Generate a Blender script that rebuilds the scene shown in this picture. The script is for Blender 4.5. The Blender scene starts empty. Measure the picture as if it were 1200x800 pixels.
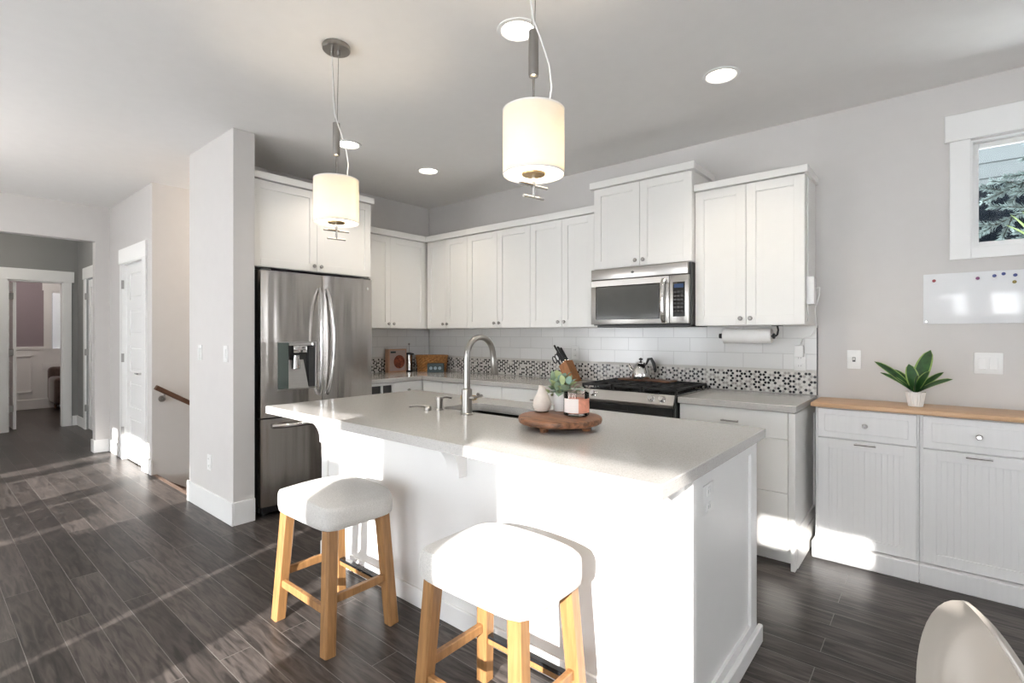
import bpy, bmesh, math, random
from mathutils import Vector, Matrix, Euler
random.seed(7)
S = bpy.context.scene
COL = S.collection

# ------------------------------------------------------------ camera, sky, sun, exposure
FPX, YAW = 593.0, math.atan2(708, 593)
cam_d = bpy.data.cameras.new('camera'); cam = bpy.data.objects.new('camera', cam_d); COL.objects.link(cam)
cam_d.sensor_fit = 'HORIZONTAL'; cam_d.sensor_width = 36.0
cam_d.lens = FPX / 1200.0 * 36.0
cam_d.shift_y = -(400 - 391.5) / 1200.0
cam_d.clip_start = 0.05; cam_d.clip_end = 200
cam.location = (4.418, -3.808, 1.318)
cam.rotation_euler = (math.pi / 2, 0, math.pi / 2 - YAW)
S.camera = cam

world = bpy.data.worlds.new('sky'); S.world = world; world.use_nodes = True
bg = world.node_tree.nodes['Background']
bg.inputs[0].default_value = (0.93, 0.965, 1.0, 1); bg.inputs[1].default_value = 8.0

SUN_DIR = Vector((-0.325, 1.0, -0.36)).normalized()
sun_d = bpy.data.lights.new('sun', 'SUN'); sun = bpy.data.objects.new('sun', sun_d); COL.objects.link(sun)
sun_d.energy = 9.5; sun_d.angle = math.radians(0.6); sun_d.color = (1.0, 0.965, 0.92)
sun.rotation_euler = SUN_DIR.to_track_quat('-Z', 'Y').to_euler(); sun.location = (8, -14, 6)
DOWNLIGHT_W, PENDANT_W = 16.0, 4.0

vs = S.view_settings
S.display_settings.display_device = 'sRGB'
vs.view_transform = 'Standard'; vs.look = 'None'; vs.exposure = 0.82; vs.gamma = 1.0; vs.use_curve_mapping = False
S.cycles.max_bounces = 10; S.cycles.diffuse_bounces = 6; S.cycles.glossy_bounces = 5
S.cycles.transmission_bounces = 8; S.cycles.transparent_max_bounces = 10
S.cycles.sample_clamp_indirect = 6.0
S.cycles.caustics_reflective = False; S.cycles.caustics_refractive = False
S.cycles.use_denoising = True

# ------------------------------------------------------------ materials
def nodes(name):
    m = bpy.data.materials.new(name); m.use_nodes = True
    nt = m.node_tree; b = nt.nodes['Principled BSDF']
    return m, nt, b
def N(nt, kind, **kw):
    n = nt.nodes.new(kind)
    for k, v in kw.items():
        if k.startswith('i_'): n.inputs[k[2:].replace('_', ' ')].default_value = v
        else: setattr(n, k, v)
    return n
def pbr(name, col, rough=0.5, metal=0.0, var=0.03, scale=12.0, bump=0.0, bscale=200.0, stretch=None, spec=0.5, coat=0.0, trans=0.0, emit=None, estr=0.0, ior=1.45, sheen=0.0, subs=0.0):
    m, nt, b = nodes(name)
    tc = N(nt, 'ShaderNodeTexCoord'); src = tc.outputs['Object']
    if stretch:
        mp = N(nt, 'ShaderNodeMapping'); mp.inputs['Scale'].default_value = stretch
        nt.links.new(src, mp.inputs[0]); src = mp.outputs[0]
    nz = N(nt, 'ShaderNodeTexNoise', i_Scale=scale, i_Detail=4.0); nt.links.new(src, nz.inputs['Vector'])
    cr = N(nt, 'ShaderNodeValToRGB'); nt.links.new(nz.outputs[0], cr.inputs[0])
    c = Vector(col[:3]); lo = c * (1 - var); hi = c * (1 + var)
    cr.color_ramp.elements[0].position = 0.3; cr.color_ramp.elements[1].position = 0.7
    cr.color_ramp.elements[0].color = (*lo, 1); cr.color_ramp.elements[1].color = (*[min(1, x) for x in hi], 1)
    nt.links.new(cr.outputs[0], b.inputs['Base Color'])
    b.inputs['Roughness'].default_value = rough; b.inputs['Metallic'].default_value = metal
    b.inputs['Specular IOR Level'].default_value = spec; b.inputs['Coat Weight'].default_value = coat
    b.inputs['Transmission Weight'].default_value = trans; b.inputs['IOR'].default_value = ior
    b.inputs['Sheen Weight'].default_value = sheen
    if subs: b.inputs['Subsurface Weight'].default_value = subs; b.inputs['Subsurface Radius'].default_value = (0.01, 0.006, 0.004)
    if emit: b.inputs['Emission Color'].default_value = (*emit, 1); b.inputs['Emission Strength'].default_value = estr
    if bump:
        n2 = N(nt, 'ShaderNodeTexNoise', i_Scale=bscale, i_Detail=3.0); nt.links.new(src, n2.inputs['Vector'])
        bp = N(nt, 'ShaderNodeBump', i_Strength=bump, i_Distance=0.002); nt.links.new(n2.outputs[0], bp.inputs['Height'])
        nt.links.new(bp.outputs[0], b.inputs['Normal'])
    return m

M = {}
M['cab'] = pbr('cabinet_white_paint', (0.80, 0.79, 0.765), 0.32, var=0.006, bump=0.02, bscale=60)
M['island'] = pbr('island_white_paint', (0.80, 0.795, 0.785), 0.35, var=0.006, bump=0.02, bscale=60)
M['trim'] = pbr('trim_white_paint', (0.82, 0.82, 0.81), 0.4, var=0.006)
M['wall'] = pbr('greige_wall_paint', (0.62, 0.60, 0.585), 0.7, var=0.01, bump=0.12, bscale=120)
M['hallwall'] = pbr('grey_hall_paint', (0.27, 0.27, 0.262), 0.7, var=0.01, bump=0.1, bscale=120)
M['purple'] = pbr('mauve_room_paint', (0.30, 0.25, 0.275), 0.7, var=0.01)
M['ceiling'] = pbr('ceiling_paint', (0.80, 0.785, 0.77), 0.8, var=0.01, bump=0.15, bscale=160)
M['tilewhite'] = None
M['steel'] = pbr('brushed_stainless_steel', (0.44, 0.412, 0.388), 0.25, 1.0, var=0.05, scale=3.0, stretch=(60, 60, 1), bump=0.03, bscale=20)
def streaks(m):
    nt = m.node_tree; b = nt.nodes['Principled BSDF']
    tc = N(nt, 'ShaderNodeTexCoord'); mp = N(nt, 'ShaderNodeMapping'); mp.inputs['Scale'].default_value = (0.5, 3.6, 0.30); nt.links.new(tc.outputs['Object'], mp.inputs[0])
    nz = N(nt, 'ShaderNodeTexNoise', i_Scale=1.6, i_Detail=2.0); nt.links.new(mp.outputs[0], nz.inputs['Vector'])
    bp = N(nt, 'ShaderNodeBump', i_Strength=0.7, i_Distance=0.03); nt.links.new(nz.outputs[0], bp.inputs['Height'])
    old = b.inputs['Normal'].links[0].from_node; nt.links.new(bp.outputs[0], old.inputs['Normal'])
streaks(M['steel'])
M['steelh'] = pbr('brushed_stainless_horizontal', (0.50, 0.485, 0.465), 0.3, 1.0, var=0.04, scale=3.0, stretch=(1, 1, 60), bump=0.03, bscale=20)
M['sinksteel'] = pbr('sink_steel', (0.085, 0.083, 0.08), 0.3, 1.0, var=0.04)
M['nickel'] = pbr('brushed_nickel', (0.36, 0.345, 0.325), 0.28, 1.0, var=0.03)
M['hinge'] = pbr('satin_grey_hinge', (0.36, 0.35, 0.34), 0.45, 0.3, var=0.03)
M['chrome'] = pbr('polished_chrome', (0.72, 0.71, 0.70), 0.12, 1.0, var=0.01)
M['black'] = pbr('black_plastic', (0.012, 0.012, 0.013), 0.35, var=0.05)
M['iron'] = pbr('black_cast_iron', (0.014, 0.014, 0.015), 0.55, var=0.1, bump=0.2, bscale=300)
M['blackglass'] = pbr('black_glass', (0.012, 0.013, 0.014), 0.06, var=0.02, coat=0.5)
M['greyglass'] = pbr('smoked_window_glass', (0.075, 0.078, 0.074), 0.09, var=0.05, coat=0.5)
M['panelglass'] = pbr('dispenser_panel_glass', (0.10, 0.125, 0.115), 0.12, var=0.03)
M['darkgrey'] = pbr('dark_grey_plastic', (0.05, 0.05, 0.05), 0.4, var=0.05)
M['plastic'] = pbr('white_plastic', (0.80, 0.80, 0.79), 0.35, var=0.006)
M['quartz'] = None
M['oak'] = pbr('honey_oak_wood', (0.30, 0.155, 0.06), 0.42, var=0.22, scale=5.0, stretch=(14, 14, 1.2), bump=0.06, bscale=40)
M['butcher'] = pbr('light_oak_top', (0.56, 0.36, 0.21), 0.4, var=0.12, scale=4.0, stretch=(1.2, 16, 16), bump=0.03, bscale=40)
M['acacia'] = pbr('acacia_wood', (0.20, 0.088, 0.042), 0.4, var=0.65, scale=5.0, stretch=(2, 14, 14), bump=0.06, bscale=40)
M['walnut'] = pbr('dark_stained_wood', (0.10, 0.048, 0.028), 0.35, var=0.2, scale=6, stretch=(12, 2, 12))
M['tread'] = pbr('brown_stair_wood', (0.16, 0.11, 0.085), 0.5, var=0.15, scale=6, stretch=(2, 12, 12))
M['knifewood'] = pbr('knife_block_wood', (0.36, 0.15, 0.05), 0.45, var=0.2, scale=8, stretch=(10, 10, 2))
M['linen'] = pbr('oatmeal_linen_fabric', (0.54, 0.525, 0.50), 0.9, var=0.16, scale=320, bump=0.5, bscale=500, sheen=0.2)
M['shell'] = pbr('cream_moulded_plastic', (0.40, 0.365, 0.32), 0.3, var=0.01, coat=0.2)
M['ceramic'] = pbr('white_ceramic', (0.80, 0.79, 0.775), 0.3, var=0.02)
M['stone'] = pbr('cream_stoneware', (0.66, 0.60, 0.54), 0.55, var=0.05, scale=40)
M['leaf'] = pbr('dark_green_leaf', (0.022, 0.075, 0.018), 0.4, var=0.5, scale=25)
M['leafedge'] = pbr('lime_leaf_edge', (0.25, 0.36, 0.10), 0.45, var=0.2)
M['sage'] = pbr('sage_leaf', (0.21, 0.29, 0.20), 0.55, var=0.25, scale=20)
M['sagelt'] = pbr('pale_green_leaf', (0.36, 0.43, 0.22), 0.55, var=0.25, scale=20)
M['mint'] = pbr('mint_leaf', (0.30, 0.45, 0.38), 0.5, var=0.15, scale=20)
M['soil'] = pbr('potting_soil', (0.03, 0.022, 0.016), 0.95, var=0.4, scale=90, bump=0.5)
M['wax'] = pbr('pink_wax', (0.66, 0.27, 0.19), 0.45, var=0.05, subs=0.3)
M['label'] = pbr('cream_paper_label', (0.74, 0.68, 0.64), 0.6, var=0.02)
M['peach'] = pbr('peach_paper_label', (0.70, 0.30, 0.20), 0.55, var=0.15, scale=60)
M['paper'] = pbr('white_paper', (0.83, 0.82, 0.80), 0.9, var=0.02, bump=0.15, bscale=200)
M['wicker'] = pbr('woven_wicker', (0.36, 0.165, 0.055), 0.6, var=0.4, scale=60)
M['card'] = pbr('tan_cardboard', (0.50, 0.30, 0.20), 0.6, var=0.06)
M['cardpink'] = pbr('greyish_pink_print', (0.42, 0.33, 0.30), 0.5, var=0.05)
M['pizza'] = pbr('red_brown_print', (0.22, 0.055, 0.03), 0.5, var=0.7, scale=50)
M['teal'] = pbr('dark_teal_print', (0.025, 0.045, 0.05), 0.45, var=0.1)
M['paleblue'] = pbr('pale_blue_print', (0.20, 0.27, 0.30), 0.5, var=0.1)
M['brass'] = pbr('warm_brass', (0.72, 0.50, 0.24), 0.3, 1.0, var=0.02)
M['shade'] = None
M['diffuser'] = pbr('frosted_diffuser', (0.9, 0.85, 0.75), 0.6, var=0.005, emit=(1.0, 0.86, 0.66), estr=1.6)
M['lampglow'] = pbr('downlight_lens', (0.9, 0.88, 0.84), 0.5, var=0.005, emit=(1.0, 0.90, 0.76), estr=6.0)
M['board'] = pbr('glossy_whiteboard', (0.76, 0.77, 0.785), 0.1, var=0.004)
M['mag_red'] = pbr('magnet_red', (0.28, 0.05, 0.06), 0.35); M['mag_pur'] = pbr('magnet_purple', (0.22, 0.05, 0.16), 0.35)
M['mag_blue'] = pbr('magnet_blue', (0.05, 0.07, 0.24), 0.35); M['mag_olive'] = pbr('magnet_olive', (0.25, 0.20, 0.05), 0.35)
M['brown'] = pbr('brown_upholstery', (0.06, 0.035, 0.028), 0.8, var=0.2, scale=30, sheen=0.3)
M['sponge'] = pbr('tan_bristle', (0.45, 0.33, 0.18), 0.9, var=0.2, scale=90)
M['spruce'] = pbr('frosty_spruce_needles', (0.13, 0.165, 0.165), 0.7, var=0.55, scale=14, spec=0.1)
M['bark'] = pbr('grey_bark', (0.02, 0.016, 0.013), 0.9, var=0.3, scale=30, spec=0.1)
M['bamboo'] = pbr('yellow_green_leaf', (0.075, 0.125, 0.012), 0.4, var=0.3, scale=8)
M['fence'] = pbr('black_stained_fence', (0.0012, 0.0020, 0.0032), 0.8, var=0.3, scale=6, spec=0.03)
M['siding'] = pbr('pale_siding', (0.040, 0.046, 0.050), 0.7, var=0.05, spec=0.1)
M['display'] = pbr('blue_display', (0.01, 0.02, 0.05), 0.2, emit=(0.10, 0.20, 0.45), estr=0.12)
M['mat_grout'] = pbr('light_grout', (0.58, 0.56, 0.53), 0.8, var=0.03)
M['pen_w'] = pbr('penny_white', (0.72, 0.70, 0.67), 0.2, var=0.06, scale=60)
M['pen_g'] = pbr('penny_grey', (0.40, 0.375, 0.355), 0.2, var=0.15, scale=60)
M['pen_k'] = pbr('penny_black', (0.016, 0.016, 0.018), 0.2, var=0.2, scale=60)

def quartz(name, base, speck):
    m, nt, b = nodes(name)
    tc = N(nt, 'ShaderNodeTexCoord')
    v = N(nt, 'ShaderNodeTexVoronoi', i_Scale=420.0); nt.links.new(tc.outputs['Object'], v.inputs['Vector'])
    sx = N(nt, 'ShaderNodeSeparateColor'); nt.links.new(v.outputs['Color'], sx.inputs[0])
    cr = N(nt, 'ShaderNodeValToRGB'); cr.color_ramp.interpolation = 'CONSTANT'
    e = cr.color_ramp.elements; e[0].position = 0; e[0].color = (*[x * speck for x in base], 1); e[1].position = 0.14; e[1].color = (*base, 1)
    e2 = e.new(0.86); e2.color = (*[min(1, x * 1.09) for x in base], 1)
    nt.links.new(sx.outputs[0], cr.inputs[0]); nt.links.new(cr.outputs[0], b.inputs['Base Color'])
    b.inputs['Roughness'].default_value = 0.13; b.inputs['Specular IOR Level'].default_value = 0.55
    return m
M['quartz'] = quartz('speckled_quartz', (0.47, 0.455, 0.435), 0.82)

def subway():
    m, nt, b = nodes('white_subway_tile')
    tc = N(nt, 'ShaderNodeTexCoord'); uv = tc.outputs['UV']
    br = N(nt, 'ShaderNodeTexBrick'); br.offset = 0.5; br.squash = 1.0
    for k, v in dict(Scale=1.0, Mortar_Size=0.0022, Mortar_Smooth=0.2, Bias=0.0, Brick_Width=0.254, Row_Height=0.105).items():
        br.inputs[k.replace('_', ' ')].default_value = v
    br.inputs['Color1'].default_value = (0.70, 0.695, 0.685, 1); br.inputs['Color2'].default_value = (0.735, 0.73, 0.72, 1)
    br.inputs['Mortar'].default_value = (0.56, 0.55, 0.54, 1)
    nt.links.new(uv, br.inputs['Vector']); nt.links.new(br.outputs['Color'], b.inputs['Base Color'])
    bp = N(nt, 'ShaderNodeBump', i_Strength=0.6, i_Distance=0.002); bp.invert = True
    nt.links.new(br.outputs['Fac'], bp.inputs['Height']); nt.links.new(bp.outputs[0], b.inputs['Normal'])
    b.inputs['Roughness'].default_value = 0.16
    return m
M['tilewhite'] = subway()

def plank_floor():
    m, nt, b = nodes('dark_plank_floor')
    tc = N(nt, 'ShaderNodeTexCoord')
    br = N(nt, 'ShaderNodeTexBrick'); br.offset = 0.37; br.offset_frequency = 2
    for k, v in dict(Scale=1.0, Mortar_Size=0.0016, Mortar_Smooth=0.3, Bias=0.0, Brick_Width=1.35, Row_Height=0.125).items():
        br.inputs[k.replace('_', ' ')].default_value = v
    br.inputs['Color1'].default_value = (0.0, 0.0, 0.0, 1); br.inputs['Color2'].default_value = (1, 1, 1, 1); br.inputs['Mortar'].default_value = (0.5, 0.5, 0.5, 1)
    nt.links.new(tc.outputs['Object'], br.inputs['Vector'])
    tone = N(nt, 'ShaderNodeValToRGB'); e = tone.color_ramp.elements
    e[0].color = (0.046, 0.039, 0.036, 1); e[1].color = (0.086, 0.074, 0.069, 1)
    nt.links.new(br.outputs['Color'], tone.inputs[0])
    # grain: noise stretched along the boards, shifted per board
    sh = N(nt, 'ShaderNodeVectorMath', operation='MULTIPLY_ADD'); sh.inputs[1].default_value = (7, 3, 5)
    nt.links.new(br.outputs['Color'], sh.inputs[0]); nt.links.new(tc.outputs['Object'], sh.inputs[2])
    mp = N(nt, 'ShaderNodeMapping'); mp.inputs['Scale'].default_value = (1.8, 15, 1); nt.links.new(sh.outputs[0], mp.inputs[0])
    nz = N(nt, 'ShaderNodeTexNoise', i_Scale=2.6, i_Detail=8.0, i_Distortion=1.1); nt.links.new(mp.outputs[0], nz.inputs['Vector'])
    gr = N(nt, 'ShaderNodeValToRGB'); g = gr.color_ramp.elements
    g[0].position = 0.34; g[0].color = (0.42, 0.42, 0.42, 1); g[1].position = 0.66; g[1].color = (1.45, 1.43, 1.40, 1)
    nt.links.new(nz.outputs[0], gr.inputs[0])
    mx = N(nt, 'ShaderNodeMix', data_type='RGBA', blend_type='MULTIPLY'); mx.inputs['Factor'].default_value = 1.0
    nt.links.new(tone.outputs[0], mx.inputs['A']); nt.links.new(gr.outputs[0], mx.inputs['B'])
    mm = N(nt, 'ShaderNodeMix', data_type='RGBA'); mm.inputs['B'].default_value = (0.16, 0.148, 0.138, 1)  # paler joints: sheen along the board edges is put into the colour
    nt.links.new(br.outputs['Fac'], mm.inputs['Factor']); nt.links.new(mx.outputs['Result'], mm.inputs['A'])
    nt.links.new(mm.outputs['Result'], b.inputs['Base Color'])
    rr = N(nt, 'ShaderNodeMapRange'); rr.inputs['To Min'].default_value = 0.24; rr.inputs['To Max'].default_value = 0.40
    nt.links.new(nz.outputs[0], rr.inputs['Value']); nt.links.new(rr.outputs[0], b.inputs['Roughness'])
    bp = N(nt, 'ShaderNodeBump', i_Strength=0.25, i_Distance=0.003); nt.links.new(nz.outputs[0], bp.inputs['Height'])
    bp2 = N(nt, 'ShaderNodeBump', i_Strength=0.5, i_Distance=0.002); bp2.invert = True
    nt.links.new(br.outputs['Fac'], bp2.inputs['Height']); nt.links.new(bp.outputs[0], bp2.inputs['Normal'])
    nt.links.new(bp2.outputs[0], b.inputs['Normal'])
    b.inputs['Specular IOR Level'].default_value = 0.2
    return m
M['floor'] = plank_floor()

def beadboard():
    m, nt, b = nodes('white_beadboard_paint')
    tc = N(nt, 'ShaderNodeTexCoord')
    w = N(nt, 'ShaderNodeTexWave'); w.wave_type = 'BANDS'; w.bands_direction = 'X'; w.inputs['Scale'].default_value = 12.0
    nt.links.new(tc.outputs['Object'], w.inputs['Vector'])
    cr = N(nt, 'ShaderNodeValToRGB'); cr.color_ramp.elements[0].position = 0.02; cr.color_ramp.elements[1].position = 0.12
    nt.links.new(w.outputs['Fac'], cr.inputs[0])
    bp = N(nt, 'ShaderNodeBump', i_Strength=0.5, i_Distance=0.0015); nt.links.new(cr.outputs[0], bp.inputs['Height'])
    nt.links.new(bp.outputs[0], b.inputs['Normal'])
    b.inputs['Base Color'].default_value = (0.74, 0.735, 0.735, 1); b.inputs['Roughness'].default_value = 0.4
    return m
M['bead'] = beadboard()
M['sidebd'] = pbr('sideboard_white_paint', (0.74, 0.735, 0.735), 0.4, var=0.02, scale=3, stretch=(20, 20, 1))

def shade_mat():
    m, nt, b = nodes('white_fabric_shade')
    out = nt.nodes['Material Output']; nt.nodes.remove(b)
    d = N(nt, 'ShaderNodeBsdfDiffuse'); d.inputs[0].default_value = (0.82, 0.80, 0.76, 1)
    t = N(nt, 'ShaderNodeBsdfTranslucent'); t.inputs[0].default_value = (0.88, 0.84, 0.76, 1)
    nz = N(nt, 'ShaderNodeTexNoise', i_Scale=300.0)
    bp = N(nt, 'ShaderNodeBump', i_Strength=0.1, i_Distance=0.001); nt.links.new(nz.outputs[0], bp.inputs['Height'])
    nt.links.new(bp.outputs[0], d.inputs['Normal'])
    mx = N(nt, 'ShaderNodeMixShader'); mx.inputs[0].default_value = 0.5
    nt.links.new(d.outputs[0], mx.inputs[1]); nt.links.new(t.outputs[0], mx.inputs[2]); nt.links.new(mx.outputs[0], out.inputs[0])
    return m
M['shade'] = shade_mat()

def clear_glass(name, tint=(1, 1, 1), ior=1.45):
    m, nt, b = nodes(name)
    out = nt.nodes['Material Output']; nt.nodes.remove(b)
    tr = N(nt, 'ShaderNodeBsdfTransparent'); tr.inputs[0].default_value = (*tint, 1)
    gl = N(nt, 'ShaderNodeBsdfGlossy'); gl.inputs['Roughness'].default_value = 0.02
    fr = N(nt, 'ShaderNodeFresnel'); fr.inputs[0].default_value = ior
    mx = N(nt, 'ShaderNodeMixShader'); nt.links.new(fr.outputs[0], mx.inputs[0])
    nt.links.new(tr.outputs[0], mx.inputs[1]); nt.links.new(gl.outputs[0], mx.inputs[2]); nt.links.new(mx.outputs[0], out.inputs[0])
    return m
M['glass'] = clear_glass('clear_glass', (0.96, 0.98, 0.97), 1.22)
M['jarglass'] = clear_glass('candle_glass', (0.93, 0.88, 0.86))

# ------------------------------------------------------------ mesh builder
def XB(plane):   # plane facing -y : u = x, d = distance out of the wall
    return lambda u, d, z: (u, plane - d, z)
def XF(plane):   # plane facing +x : u = y
    return lambda u, d, z: (plane + d, u, z)

class MB:
    def __init__(s): s.bm = bmesh.new(); s.mi = 0
    def _new(s, geom_faces):
        for f in geom_faces: f.material_index = s.mi
    def box(s, x0, x1, y0, y1, z0, z1, bev=0.0, seg=1):
        x0, x1 = sorted((x0, x1)); y0, y1 = sorted((y0, y1)); z0, z1 = sorted((z0, z1))
        r = bmesh.ops.create_cube(s.bm, size=1.0)
        for v in r['verts']:
            v.co = Vector(((x0 + x1) / 2 + v.co.x * (x1 - x0), (y0 + y1) / 2 + v.co.y * (y1 - y0), (z0 + z1) / 2 + v.co.z * (z1 - z0)))
        fs = set(f for v in r['verts'] for f in v.link_faces); s._new(fs)
        if bev:
            es = list(set(e for f in fs for e in f.edges))
            q = bmesh.ops.bevel(s.bm, geom=es, offset=min(bev, 0.45 * min(x1 - x0, y1 - y0, z1 - z0)), segments=seg, affect='EDGES', profile=0.5)
            s._new(q['faces'])
        return s
    def ub(s, P, u0, u1, d0, d1, z0, z1, bev=0.0, seg=1):
        a = P(u0, d0, z0); b = P(u1, d1, z1)
        return s.box(a[0], b[0], a[1], b[1], a[2], b[2], bev, seg)
    def ring(s, pts):
        return [s.bm.verts.new(p) for p in pts]
    def loft(s, rings, closed=True, cap0=True, cap1=True):
        R = [s.ring(r) for r in rings]; n = len(R[0])
        for a, b in zip(R, R[1:]):
            for i in range(n if closed else n - 1):
                j = (i + 1) % n
                try: s._new([s.bm.faces.new((a[i], a[j], b[j], b[i]))])
                except ValueError: pass
        if cap0 and closed: s._new([s.bm.faces.new(list(reversed(R[0])))])
        if cap1 and closed: s._new([s.bm.faces.new(R[-1])])
        return s
    def lathe(s, prof, c=(0, 0, 0), n=28, axis='z', cap0=True, cap1=True, sx=1.0, sy=1.0):
        rings = []
        for r, h in prof:
            pts = []
            for i in range(n):
                a = 2 * math.pi * i / n; x, y = r * math.cos(a) * sx, r * math.sin(a) * sy
                p = (x, y, h) if axis == 'z' else ((h, x, y) if axis == 'x' else (y, h, x))
                pts.append((c[0] + p[0], c[1] + p[1], c[2] + p[2]))
            rings.append(pts)
        return s.loft(rings, True, cap0, cap1)
    def tube(s, pts, r, n=10, rad=None, flat=None, up=None):
        P = [Vector(p) for p in pts]; rings = []
        prev = None
        for i, p in enumerate(P):
            t = ((P[min(i + 1, len(P) - 1)] - P[max(i - 1, 0)])).normalized()
            if prev is None:
                ref = Vector(up) if up else (Vector((0, 0, 1)) if abs(t.z) < 0.9 else Vector((1, 0, 0)))
                a = (ref - t * ref.dot(t)).normalized()
            else:
                a = (prev - t * prev.dot(t)).normalized()
            prev = a; b = t.cross(a)
            rr = rad[i] if rad else r
            fa, fb = flat if flat else (1, 1)
            rings.append([p + a * (math.cos(2 * math.pi * k / n) * rr * fa) + b * (math.sin(2 * math.pi * k / n) * rr * fb) for k in range(n)])
        return s.loft(rings)
    def bar(s, p0, p1, w0, w1=None, h0=None, h1=None, up=(0, 1, 0), bev=0.0):
        """square bar with world-axis aligned sections when up given"""
        p0, p1 = Vector(p0), Vector(p1); w1 = w1 or w0; h0 = h0 or w0; h1 = h1 or w1
        t = (p1 - p0).normalized(); u = Vector(up); a = (u - t * u.dot(t)).normalized(); b = t.cross(a)
        def sec(p, w, h):
            c = []
            bv = min(w, h) * 0.12
            for sa, sb, da, db in ((1, 1, 0, -1), (1, 1, -1, 0), (-1, 1, 1, 0), (-1, 1, 0, -1), (-1, -1, 0, 1), (-1, -1, 1, 0), (1, -1, -1, 0), (1, -1, 0, 1)):
                c.append(p + a * (sa * w / 2 + da * bv) + b * (sb * h / 2 + db * bv))
            return c
        return s.loft([sec(p0, w0, h0), sec(p1, w1, h1)])
    def prism(s, poly, P, d0, d1):
        """poly of (u,z) extruded between depths via mapping P(u,d,z)"""
        return s.loft([[P(u, d0, z) for u, z in poly], [P(u, d1, z) for u, z in poly]])
    def quad(s, *p):
        s._new([s.bm.faces.new([s.bm.verts.new(q) for q in p])]); return s
    def sphere(s, c, r, sc=(1, 1, 1), n=12):
        prof = [(max(1e-4, r * math.sin(math.pi * k / n)), -r * math.cos(math.pi * k / n) * sc[2]) for k in range(n + 1)]
        return s.lathe(prof, c, n * 2, sx=sc[0], sy=sc[1])
    def xform(s, mat):
        bmesh.ops.transform(s.bm, matrix=mat, verts=s.bm.verts); return s

def root_of(o):
    while o.parent: o = o.parent
    return o
def obj(name, mb, mats, parent=None, smooth=35, uv=None, **props):
    me = bpy.data.meshes.new(name)
    bmesh.ops.recalc_face_normals(mb.bm, faces=mb.bm.faces)
    if uv:
        L = mb.bm.loops.layers.uv.new('uv')
        for f in mb.bm.faces:
            for l in f.loops: l[L].uv = uv(l.vert.co)
    if parent: bmesh.ops.translate(mb.bm, vec=-root_of(parent).location, verts=mb.bm.verts)
    mb.bm.to_mesh(me); mb.bm.free()
    for m in (mats if isinstance(mats, (list, tuple)) else [mats]): me.materials.append(M[m] if isinstance(m, str) else m)
    if smooth:
        for p in me.polygons: p.use_smooth = True
        me.set_sharp_from_angle(angle=math.radians(smooth))
    o = bpy.data.objects.new(name, me); COL.objects.link(o)
    if parent: o.parent = parent
    for k, v in props.items(): o[k] = v
    return o
def thing(name, label, cat, loc=(0, 0, 0), group=None):
    o = bpy.data.objects.new(name, None); COL.objects.link(o); o.empty_display_size = 0.05
    o.location = loc; o['label'] = label; o['category'] = cat
    if group: o['group'] = group
    return o
def single(name, mb, mats, label, cat, group=None, **kw):
    o = obj(name, mb, mats, **kw); o['label'] = label; o['category'] = cat
    if group: o['group'] = group
    return o
def struct(name, mb, mats, parent=None, **kw):
    o = obj(name, mb, mats, parent, **kw)
    if not parent: o['kind'] = 'structure'
    return o
def structroot(name, loc=(0, 0, 0)):
    o = bpy.data.objects.new(name, None); COL.objects.link(o); o.location = loc; o['kind'] = 'structure'; o.empty_display_size = 0.05
    return o
def copy_tree(o, parent=None):
    c = o.copy(); COL.objects.link(c)
    if parent: c.parent = parent
    for ch in list(o.children): copy_tree(ch, c)
    return c

H = 2.74
CT = 0.92          # perimeter counter top
# ------------------------------------------------------------ room shell
struct('floor', MB().box(-8.4, 6.4, -6.0, -2.34, -0.10, 0.0).box(-0.13, 6.4, -2.34, 0.10, -0.10, 0.0).box(-8.4, -1.325, -2.34, -0.8, -0.10, 0.0), 'floor', smooth=0)
struct('ceiling', MB().box(-8.4, 6.4, -6.05, 1.2, H, H + 0.1), 'ceiling', smooth=0)
WX0, WX1, WZ0, WZ1 = 4.568, 5.36, 1.800, 2.396     # kitchen window opening
struct('wall_back', MB().box(-0.13, WX0, 0, 0.12, 0, H).box(WX1, 6.4, 0, 0.12, 0, H).box(WX0, WX1, 0, 0.12, 0, WZ0).box(WX0, WX1, 0, 0.12, WZ1, H), 'wall', smooth=0)
struct('wall_left', MB().box(-0.13, 0, -2.23, 1.0, -2.6, H), 'wall', smooth=0)
struct('wall_column', MB().box(-0.13, 0.712, -2.37, -2.228, 0, H), 'wall', smooth=0)
DX0, DX1 = -2.16, -1.46
struct('wall_hall', MB().box(-2.87, DX0, -2.34, -2.22, 0, H).box(DX1, -1.21, -2.34, -2.22, 0, H).box(DX0, DX1, -2.34, -2.22, 2.06, H), 'wall', smooth=0)
struct('wall_stair', MB().box(-1.33, -1.21, -2.22, 1.0, -2.6, H).box(-1.33, 0, 1.0, 1.12, -2.6, H).box(-1.33, -1.21, -2.34, -2.22, -2.6, -0.0005).box(-1.21, -0.13, -2.34, -2.24, -2.6, -0.10), 'wall', smooth=0)
struct('wall_entry', MB().box(-2.87, -2.75, -2.47, -2.34, 0, H).box(-2.87, -2.75, -6.0, -4.4, 0, H).box(-2.87, -2.75, -4.4, -2.47, 2.35, H), 'wall', smooth=0)
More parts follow.
